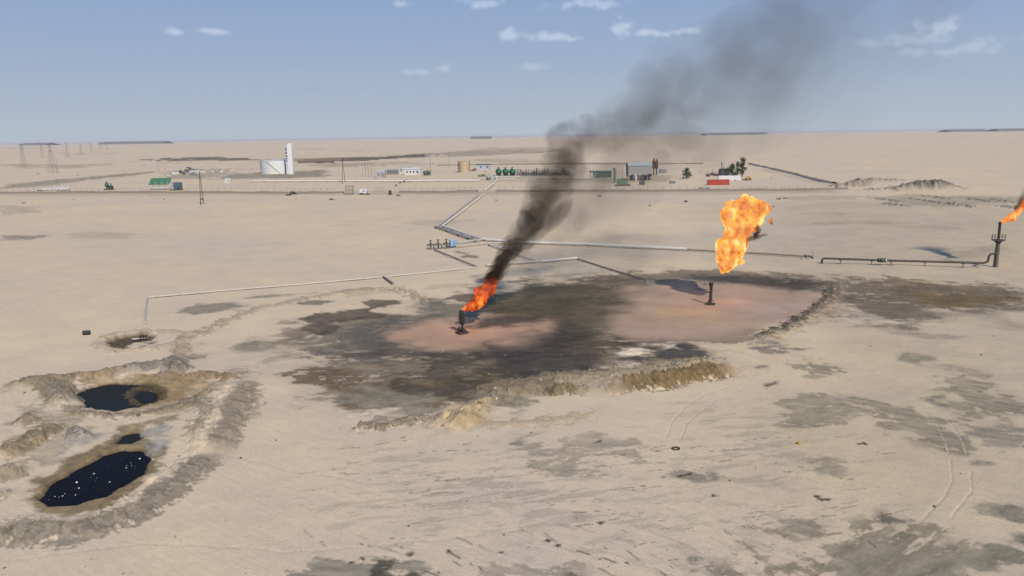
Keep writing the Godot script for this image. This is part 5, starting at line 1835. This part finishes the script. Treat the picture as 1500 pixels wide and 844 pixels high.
	for s in [-1.0, 1.0]:
		st = mb()
		bx(st, Vector3(0, h * 0.86, s * 2.75), Vector3(w, 0.25, 6.0), Vector3(s * 0.42, 0, 0))
		done("roof", st, paint(0.40, 0.42, 0.42, 0.55), o)
	st = mb()
	bx(st, Vector3(0, h * 0.955, 0), Vector3(w * 0.45, 1.0, 1.6))
	done("ridge_vent", st, paint(0.36, 0.38, 0.38, 0.55), o)
	for x in [-0.47, -0.28, -0.09, 0.1, 0.29, 0.47]:
		st = mb()
		bx(st, Vector3(x * w, h * 0.17, 5.0), Vector3(0.4, h * 0.38, 0.4))
		done("column", st, paint(0.2, 0.21, 0.22, 0.6), o)
	st = mb()
	for x in [-0.3, -0.08, 0.15, 0.34]:
		bx(st, Vector3(x * w, 1.6, 1.0), Vector3(2.6, 3.2, 3.6))
		rod(st, Vector3(x * w, 3.0, 2.0), Vector3(x * w, 4.6, 2.0), 0.4, -1.0, 8)
	done("engine", st, paint(0.035, 0.035, 0.04, 0.7), o)
	st = mb()
	bx(st, Vector3(-w * 0.17, h * 0.16, 5.6), Vector3(w * 0.07, h * 0.34, 0.8))
	done("air_duct", st, white, o)
	f = fit(936, 945, 271, 262)
	o = thing("blue_pump", "small dark blue pump block before the grey hall", "pump", f[0])
	st = mb()
	bx(st, Vector3(0, f[2] * 0.3, 0), Vector3(f[1] * 0.8, f[2] * 0.6, 2))
	done("body", st, paint(0.05, 0.075, 0.10, 0.6), o)
	st = mb()
	rod(st, Vector3(f[1] * 0.2, f[2] * 0.5, 0.3), Vector3(f[1] * 0.2, f[2], 0.3), 0.5, -1.0, 10)
	done("exhaust", st, dark, o)
	n = 0
	for x in [957.5, 961.5]:
		f = fit(x - 2, x + 2, 256.5, 232.5 + n)
		o = thing("exhaust_stack", ["dark red exhaust stack against the grey hall", "dark red exhaust stack farther from the grey hall"][n], "stack", f[0], 0.0, "dark red exhaust stacks")
		st = mb()
		rod(st, Vector3(0, -0.2, 0), Vector3(0, f[2] * 0.4, 0), 0.5, -1.0, 10)
		done("base", st, dark, o)
		st = mb()
		rod(st, Vector3(0, f[2] * 0.36, 0), Vector3(0, f[2] * 0.46, 0), 0.5, 1.2, 14)
		rod(st, Vector3(0, f[2] * 0.46, 0), Vector3(0, f[2] * 0.82, 0), 1.2, -1.0, 14)
		rod(st, Vector3(0, f[2] * 0.82, 0), Vector3(0, f[2] * 0.92, 0), 1.2, 0.5, 14)
		rod(st, Vector3(0, f[2] * 0.92, 0), Vector3(0, f[2], 0), 0.5, -1.0, 10)
		done("silencer", st, paint(0.085, 0.022, 0.02, 0.7), o)
		n += 1
	container("skip_container", "small blue grey box by itself right of the dark red stacks", "container", 966, 976, 253.5, 247, 0.1, paint(0.2, 0.23, 0.25, 0.6), dark, 6)
	f = fit(981, 989, 269, 264.5)
	o = thing("pallet_stack", "low grey stack of planks between the hall and the lone tree", "pallets", f[0])
	for i in 4:
		st = mb()
		bx(st, Vector3(rng.randf_range(-0.2, 0.2), 0.2 + i * 0.4, 0), Vector3(f[1], 0.26, 2.4))
		done("plank", st, paint(0.25, 0.25, 0.24, 0.8), o)
	tree("lone bushy dark green tree between the grey hall and the red container", 1005.5, 262, 246.5, 13, false, 41)
	tree("round dark green tree behind the white trailer", 1072, 260, 242, 16, false, 42)
	tree("tall pointed dark green tree at the right end of the trailer", 1087, 259, 230, 15, true, 43)
	tree("smaller dark green tree leaning on the tall pointed one", 1080, 259, 238, 12, true, 44)
	# machines left of the dark shed
	n = 0
	for q in [[1037, 259, 0.05, 0.04, 0.03], [1043, 257, 0.18, 0.05, 0.04], [1048.5, 258, 0.14, 0.09, 0.05], [1052.5, 258, 0.1, 0.03, 0.03]]:
		p = spot(q[0], q[1])
		o = thing("junk_machine", ["dark junked machine at the left of the row by the dark shed", "rusty red junked machine with a mast", "brown junked machine in the middle of the row", "maroon junked machine against the dark shed"][n], "machine", p, n * 0.8, "junked machines by the dark shed")
		st = mb()
		bx(st, Vector3(0, 1.0, 0), Vector3(2.6, 1.4, 1.6), Vector3(0, 0, rng.randf_range(-0.2, 0.2)))
		done("body", st, paint(q[2], q[3], q[4], 0.8), o)
		st = mb()
		rod(st, Vector3(-0.6, 1.2, 0), Vector3(0.5, 3.0 + n % 2, 0.3), 0.25, 0.15, 7)
		done("mast", st, paint(q[2] * 0.6, q[3] * 0.6, q[4] * 0.6, 0.8), o)
		for x in [-0.8, 0.8]:
			st = mb()
			rod(st, Vector3(x, 0.5, 0.75), Vector3(x, 0.5, 1.05), 0.5, -1.0, 12)
			done("wheel", st, dark, o)
		n += 1
	house("dark_shed", "dark shed with a pale front panel behind the white trailer", "shed", 1055.5, 1068, 258, 246, 6, paint(0.04, 0.04, 0.045, 0.6), paint(0.03, 0.03, 0.032, 0.6), 1, 0.05)
	f = fit(1058, 1065, 247, 239)
	o = thing("water_tank", "pale water tank on a stand behind the dark shed", "tank", spot(1061, 254) - Vector3(0, 0, 5))
	st = mb()
	rod(st, Vector3(0, 5.6, 0), Vector3(0, 8.0, 0), 1.3, -1.0, 16)
	done("drum", st, paint(0.36, 0.37, 0.38, 0.6), o)
	for x in [-0.9, 0.9]:
		for z in [-0.9, 0.9]:
			st = mb()
			rod(st, Vector3(x, -0.3, z), Vector3(x * 0.8, 5.7, z * 0.8), 0.12, -1.0, 6)
			done("leg", st, dark, o)
	o = container("white_trailer", "long white trailer behind the red container", "trailer", 1053.5, 1085, 265, 256, -0.12, paint(0.7, 0.71, 0.74, 0.5), white, 3)
	for x in [-3.5, 3.0, 4.2]:
		st = mb()
		rod(st, Vector3(x, 0.3, 1.0), Vector3(x, 0.3, 1.3), 0.5, -1.0, 14)
		done("wheel", st, dark, o)
	container("shipping_container", "red shipping container in front of the white trailer", "container", 1037, 1068.5, 271.3, 262, 0.0, paint(0.40, 0.045, 0.025, 0.6), paint(0.5, 0.42, 0.38, 0.6), 18)
	f = fit(1088.5, 1101.5, 264, 258.5)
	o = thing("yellow_loader", "yellow loader at the right of the white trailer", "loader", f[0])
	st = mb()
	bx(st, Vector3(0.4, 1.1, 0), Vector3(f[1] * 0.6, 1.0, 1.8))
	bx(st, Vector3(0.8, 2.0, 0), Vector3(1.4, 1.2, 1.5))
	done("body", st, paint(0.45, 0.24, 0.03, 0.6), o)
	st = mb()
	bx(st, Vector3(-f[1] * 0.42, 0.5, 0), Vector3(0.9, 0.8, 2.2), Vector3(0, 0, 0.4))
	rod(st, Vector3(-f[1] * 0.4, 0.6, 0.6), Vector3(0, 1.5, 0.6), 0.14, -1.0, 6)
	done("bucket", st, paint(0.3, 0.17, 0.04, 0.7), o)
	for x in [-0.8, 1.5]:
		for z in [0.8, -0.8]:
			st = mb()
			rod(st, Vector3(x, 0.65, z), Vector3(x, 0.65, z + 0.3), 0.65, -1.0, 14)
			done("wheel", st, dark, o)
	n = 0
	for q in [[1026, 276.5], [1031, 277.5], [1036.5, 276.5]]:
		p = spot(q[0], q[1])
		o = thing("scrap_rack", ["grey scrap frame below the red container, left of two others", "grey scrap frame lowest of three below the red container", "grey scrap frame nearest the red container's foot"][n], "scrap", p, n * 0.5, "scrap below the red container")
		st = mb()
		for s in [-0.7, 0.7]:
			rod(st, Vector3(-0.9, 0, s), Vector3(0.8, 1.1, s), 0.09, -1.0, 6)
			rod(st, Vector3(0.9, 0, s), Vector3(-0.8, 0.9, s), 0.09, -1.0, 6)
		done("bars", st, paint(0.2, 0.19, 0.18, 0.7), o)
		st = mb()
		bx(st, Vector3(0, 0.4, 0), Vector3(1.5, 0.25, 1.4), Vector3(0.1, 0, 0.15))
		done("panel", st, paint(0.3, 0.3, 0.3, 0.7), o)
		n += 1

func fence(label: String, px: Array, gap: float, h: float) -> void:
	var a := spot(px[0], px[1])
	var o := thing("wire_fence", label, "fence", a, 0.0, "wire fences along the bund")
	var posts := mb()
	var wires := mb()
	var before := Vector3.INF
	for i in range(0, px.size() - 2, 2):
		var s := flat(px[i], px[i + 1])
		var t := flat(px[i + 2], px[i + 3])
		var n := maxi(1, int(s.distance_to(t) / gap))
		for k in n:
			var q := s.lerp(t, float(k) / n)
			q.y = level(q.x, q.z)
			q -= a
			rod(posts, q - Vector3(0, 0.3, 0), q + Vector3(rng.randf_range(-0.1, 0.1), h, rng.randf_range(-0.1, 0.1)), 0.075, -1.0, 5)
			if before != Vector3.INF:
				for y in [0.5, 0.95]:
					rod(wires, before + Vector3(0, h * y, 0), q + Vector3(0, h * y, 0), 0.012, -1.0, 3)
			before = q
	var made := done("posts", posts, paint(0.16, 0.145, 0.125, 0.8), o)
	made.set_meta("kind", "stuff")
	made = done("wires", wires, paint(0.2, 0.2, 0.2, 0.6), o)
	made.set_meta("kind", "stuff")

func build_bunds() -> void:
	bund("sand_bund", [-330, 286, -120, 284.5, 0, 283.5, 120, 283, 300, 283.2, 440, 283.6, 503, 283.2], 1.0, 5.0, "low dark sand bund running left from the wire cage")
	bund("sand_bund", [585, 282.6, 640, 282.2, 700, 281.6], 1.0, 5.0, "short dark sand bund between the dark cabinet and the pipe gap")
	bund("sand_bund", [727, 281.6, 820, 281.2, 960, 280.6, 1100, 280, 1180, 279.6, 1240, 277.4], 1.1, 5.0, "long dark sand bund in front of the plant buildings")
	bund("sand_bund", [1098, 240.5, 1130, 247.5, 1170, 257, 1205, 266.5, 1222, 269], 1.1, 5.0, "dark bank slanting away at the right of the plant")
	bund("sand_bund", [640, 243, 720, 241.5, 850, 240.2, 960, 240.6, 1030, 240.4], 1.0, 6.0, "long thin far bank behind the plant buildings")
	fence("wire fence behind the left bund, from the white skid to the cage", [0, 281, 60, 280.4, 240, 280, 420, 279.6, 500, 279.6], 4.0, 1.7)
	fence("wire fence behind the short bund left of the pipe gap", [590, 279.5, 700, 278.5], 3.6, 1.7)
	fence("wire fence behind the long bund before the plant", [730, 278.2, 960, 277.4, 1100, 276.9, 1225, 276.0], 4.0, 1.7)
	fence("wire fence slanting away before the dark bank at the right", [1225, 276, 1170, 263.5, 1116, 250], 4.0, 1.9)
	fence("faint far fence slanting across the left plain towards the scrap", [20, 273.5, 110, 263.5, 210, 255.5], 9.0, 2.0)

func build_far() -> void:
	# very low dark rises on the horizon
	for q in [[150, 246, 9500.0, 16.0, "longer dark rise on the horizon at the left"], [35, 76, 9800.0, 8.0, "small dark rise on the horizon behind the left pylons"], [1382, 1438, 9500.0, 12.0, "small dark rise on the horizon at the right"], [1452, 1500, 9200.0, 16.0, "dark rise on the horizon at the right edge"], [1030, 1120, 10500.0, 9.0, "faint dark rise on the horizon behind the smoke"], [690, 720, 9900.0, 8.0, "tiny dark rise on the horizon above the office"]]:
		var a := away(q[0], 205, q[2])
		var b := away(q[1], 205, q[2])
		var st := mb()
		var n := 28
		var rows2 := []
		for i in n + 1:
			var t := float(i) / n
			var c := a.lerp(b, t)
			var s := sin(t * PI)
			var y: float = EYE * 0.97 + q[3] * 0.1 * pow(s, 0.9) * (1.0 + n_mid.get_noise_2d(i * 4.0, q[0]) * 0.9)
			rows2.append([Vector3(c.x, -2, c.z + 150), Vector3(c.x, y * 0.7, c.z + 70), Vector3(c.x, y, c.z), Vector3(c.x, -2, c.z - 200)])
		for i in n:
			for j in 3:
				for v in [rows2[i][j], rows2[i + 1][j], rows2[i][j + 1], rows2[i][j + 1], rows2[i + 1][j], rows2[i + 1][j + 1]]:
					st.add_vertex(v)
		st.index()
		st.generate_normals()
		var o := done(numbered("hill"), st, paint(0.12, 0.105, 0.085, 0.95), self)
		o.set_meta("kind", "structure")
		o.set_meta("label", q[4])

func build_small() -> void:
	var oil := StandardMaterial3D.new()
	oil.albedo_color = Color(0.006, 0.006, 0.009).linear_to_srgb()
	oil.roughness = 0.09
	oil.metallic_specular = 0.075
	oil.normal_enabled = true
	oil.normal_texture = bump_texture(0.02, 256, 31, 3.0)
	oil.normal_scale = 0.05
	oil.uv1_triplanar = true
	oil.uv1_world_triplanar = true
	oil.uv1_scale = Vector3.ONE * 0.15
	var y := pond("oil_pond", "black oil pond nearest the camera with a tan rim", [54, 728, 64, 706, 102, 684, 150, 659, 180, 650, 212, 651, 228, 668, 212, 694, 152, 732, 110, 742, 68, 745], 0.26, oil)
	var thick := oil.duplicate()
	thick.roughness = 0.45
	thick.metallic_specular = 0.15
	thick.albedo_color = Color(0.012, 0.011, 0.010).linear_to_srgb()
	pond("oil_pond", "black oil pond in the upper basin below the sandy mound", [108, 576, 118, 560, 160, 552, 206, 553, 196, 560, 186, 569, 190, 580, 212, 588, 196, 596, 158, 600, 120, 596], 0.16, thick)
	pond("oil_pond", "small oval black pool ringed with tan mud inside the upper basin", [194, 573, 200, 567, 214, 565, 228, 568, 230, 574, 222, 580, 206, 581], 0.1, thick)
	pond("oil_pond", "small black oil pool between the two ponds", [166, 650, 178, 634, 210, 627, 210, 641, 192, 653], 0.1, thick)
	# floating scraps on the front pond
	var specks := []
	for i in 26:
		var t := rng.randf()
		var p := flat(lerpf(76, 200, t) + rng.randf_range(-18, 18), lerpf(724, 668, t) + rng.randf_range(-9, 10) + (6.0 if i % 2 else 0.0))
		var g := rng.randf_range(0.25, 0.8)
		specks.append([Vector3(p.x, y + 0.01, p.z), 0.04 + 0.16 * pow(rng.randf(), 3.0), Color(g, g, g * 0.96)])
	var vm := StandardMaterial3D.new()
	vm.vertex_color_use_as_albedo = true
	vm.roughness = 0.9
	strew("litter", "pale litter floating on the front oil pond", specks, vm, 3)
	# rubble on the banks
	var rubble := []
	for f in features:
		if f.width > 0.9 and f.rock >= 0.5 and f.lift > 0.3 and f.near < 140.0:
			for i in f.pts.size() - 1:
				var a := f.pts[i]
				var b := f.pts[i + 1]
				var n := int(a.distance_to(b) * f.width * 1.5)
				for k in n:
					var q := a.lerp(b, rng.randf()) + Vector2(rng.randfn(), rng.randfn()) * f.width * 0.5
					if q.y > -20.0:
						continue
					var g := rng.randf_range(0.3, 1.15)
					rubble.append([Vector3(q.x, level(q.x, q.y), q.y), 0.1 + 0.5 * pow(rng.randf(), 3.0), f.color * g])
	strew("rubble", "broken stones and clods lying on the banks round the ponds and soot", rubble, vm, 5)
	var loose := []
	for i in 520:
		var px := rng.randf_range(-100, 1600)
		var py := rng.randf_range(460, 860)
		var p := spot(px, py)
		var g := rng.randf_range(0.08, 0.3)
		loose.append([p, 0.05 + 0.3 * pow(rng.randf(), 4.0), Color(g, g * 0.88, g * 0.74)])
	strew("pebbles", "loose dark stones strewn over the near sand", loose, vm, 8)
	# single finds
	var st := mb()
	var tor := TorusMesh.new()
	tor.inner_radius = 0.22
	tor.outer_radius = 0.38
	tor.rings = 24
	tor.ring_segments = 10
	var p := spot(990, 658)
	var o := thing("tyre", "black tyre lying flat at the end of the wheel tracks", "tyre", p)
	st.append_from(tor, 0, Transform3D(Basis.from_euler(Vector3(0.12, 0, 0.1)), Vector3(0, 0.01, 0)))
	done("tread", st, paint(0.025, 0.022, 0.02, 0.85), o)
	st = mb()
	for k in 18:
		var a := k * TAU / 18.0
		bx(st, Vector3(cos(a) * 0.38, 0.02 + 0.05 * sin(a), sin(a) * 0.38), Vector3(0.05, 0.2, 0.07), Vector3(0, -a, 0))
	done("lugs", st, paint(0.03, 0.027, 0.025, 0.85), o)
	p = spot(1170, 652)
	p.y -= 0.03
	o = thing("canister", "small yellow canister lying on the sand below the grey gravel", "canister", p, 0.5)
	st = mb()
	rod(st, Vector3(-0.2, 0.13, 0), Vector3(0.2, 0.13, 0), 0.15, -1.0, 14)
	done("body", st, paint(0.4, 0.27, 0.03, 0.5), o)
	st = mb()
	rod(st, Vector3(0.2, 0.16, 0), Vector3(0.3, 0.17, 0), 0.06, 0.05, 8)
	done("cap", st, paint(0.03, 0.03, 0.03, 0.6), o)
	p = spot(127, 491.5)
	o = thing("barrel", "black barrel lying left of the old well pit", "barrel", p, 0.2)
	st = mb()
	rod(st, Vector3(-0.5, 0.32, 0), Vector3(0.5, 0.32, 0), 0.36, -1.0, 18)
	done("body", st, paint(0.015, 0.014, 0.014, 0.6), o)
	for x in [-0.48, -0.17, 0.17, 0.48]:
		st = mb()
		rod(st, Vector3(x - 0.03, 0.32, 0), Vector3(x + 0.03, 0.32, 0), 0.385, -1.0, 18)
		done("hoop", st, paint(0.02, 0.018, 0.018, 0.6), o)
	# the old well in its pit
	p = spot(205, 494)
	o = thing("old_well", "pale pipe with three black fittings in the oval well pit", "wellhead", p, 0.15)
	st = mb()
	rod(st, Vector3(-1.2, 0.35, 0), Vector3(1.1, 0.4, 0), 0.12, -1.0, 10)
	rod(st, Vector3(-1.0, 0.3, 0.3), Vector3(-0.2, 0.35, 0.3), 0.1, -1.0, 10)
	done("pipe", st, paint(0.4, 0.37, 0.33, 0.7), o)
	for x in [0.1, 0.5, 0.9]:
		st = mb()
		rod(st, Vector3(x, -0.2, 0), Vector3(x, 0.85, 0), 0.13, -1.0, 10)
		rod(st, Vector3(x, 0.5, 0), Vector3(x, 0.6, 0), 0.2, -1.0, 10)
		done("fitting", st, paint(0.02, 0.02, 0.02, 0.6), o)
	# things dropped before the plant
	var n := 0
	for q in [[432, 284.5, 2.6], [424, 286.5, 1.6], [1141, 292, 1.2], [1150, 291, 0.9], [952, 302, 0.8]]:
		p = spot(q[0], q[1])
		o = thing("debris_heap", ["brown rubbish heap against the left bund", "dark flat rubbish beside the brown heap", "dark lump of debris above the fireball, left of a smaller one", "small dark lump of debris above the fireball", "tiny dark debris on the sand below the grey hall"][n], "debris", p, n * 1.1, "debris along the bund")
		var s: float = q[2]
		for k in 6:
			st = mb()
			bx(st, Vector3(rng.randf_range(-s, s), s * 0.15, rng.randf_range(-s, s) * 0.4), Vector3(s, s * 0.35, s * 0.6) * rng.randf_range(0.5, 1.0), Vector3(rng.randf(), rng.randf() * 3, rng.randf()))
			done("chunk", st, paint(0.06, 0.047, 0.036, 0.9), o)
		n += 1
	var order := ["leftmost", "second from the left", "third from the left", "fourth from the left", "fifth from the left", "sixth from the left", "sixth from the right", "fifth from the right", "fourth from the right", "third from the right", "second from the right", "rightmost"]
	for i in 24:
		var px := 30.0 + (i / 2) * 98.0 + rng.randf_range(-35, 35)
		var py := rng.randf_range(236, 262) if i % 2 else rng.randf_range(286, 300)
		p = spot(px, py)
		o = thing("rubbish_lump", "small rubbish lump " + ("beyond" if i % 2 else "in front of") + " the bund, " + order[i / 2] + " of its scatter", "rubbish", p, rng.randf() * 3.0, "rubbish lumps beyond the bund" if i % 2 else "rubbish lumps in front of the bund")
		var c := rng.randf_range(0.04, 0.2)
		var s := rng.randf_range(0.5, 1.4)
		for k in 3:
			st = mb()
			bx(st, Vector3(rng.randf_range(-s, s), s * 0.25, rng.randf_range(-s, s) * 0.5), Vector3(s, s * 0.6, s * 0.7) * rng.randf_range(0.5, 1.1), Vector3(rng.randf() * 0.5, rng.randf() * 3, rng.randf() * 0.5))
			done("chunk", st, paint(snappedf(c, 0.04), snappedf(c * 0.9, 0.04), snappedf(c * 0.8, 0.04), 0.9), o)
	n = 0
	for q in [[586, 268.5], [592, 267], [580, 273], [597, 266]]:
		p = spot(q[0], q[1])
		o = thing("tyre_stack", ["dark tyre stack on the white pipe line, left of its neighbour", "dark tyre stack between two others by the white pipe", "dark tyre stack lowest, before the white pipe", "dark tyre stack nearest the white hall"][n], "tyres", p, 0.0, "tyre stacks by the white pipe")
		for k in 2 + n % 2:
			st = mb()
			st.append_from(tor, 0, Transform3D(Basis.from_scale(Vector3.ONE * 2.0), Vector3(0.1 * k, 0.3 + k * 0.5, 0.05 * k)))
			done("tyre", st, paint(0.03, 0.028, 0.026, 0.85), o)
		n += 1
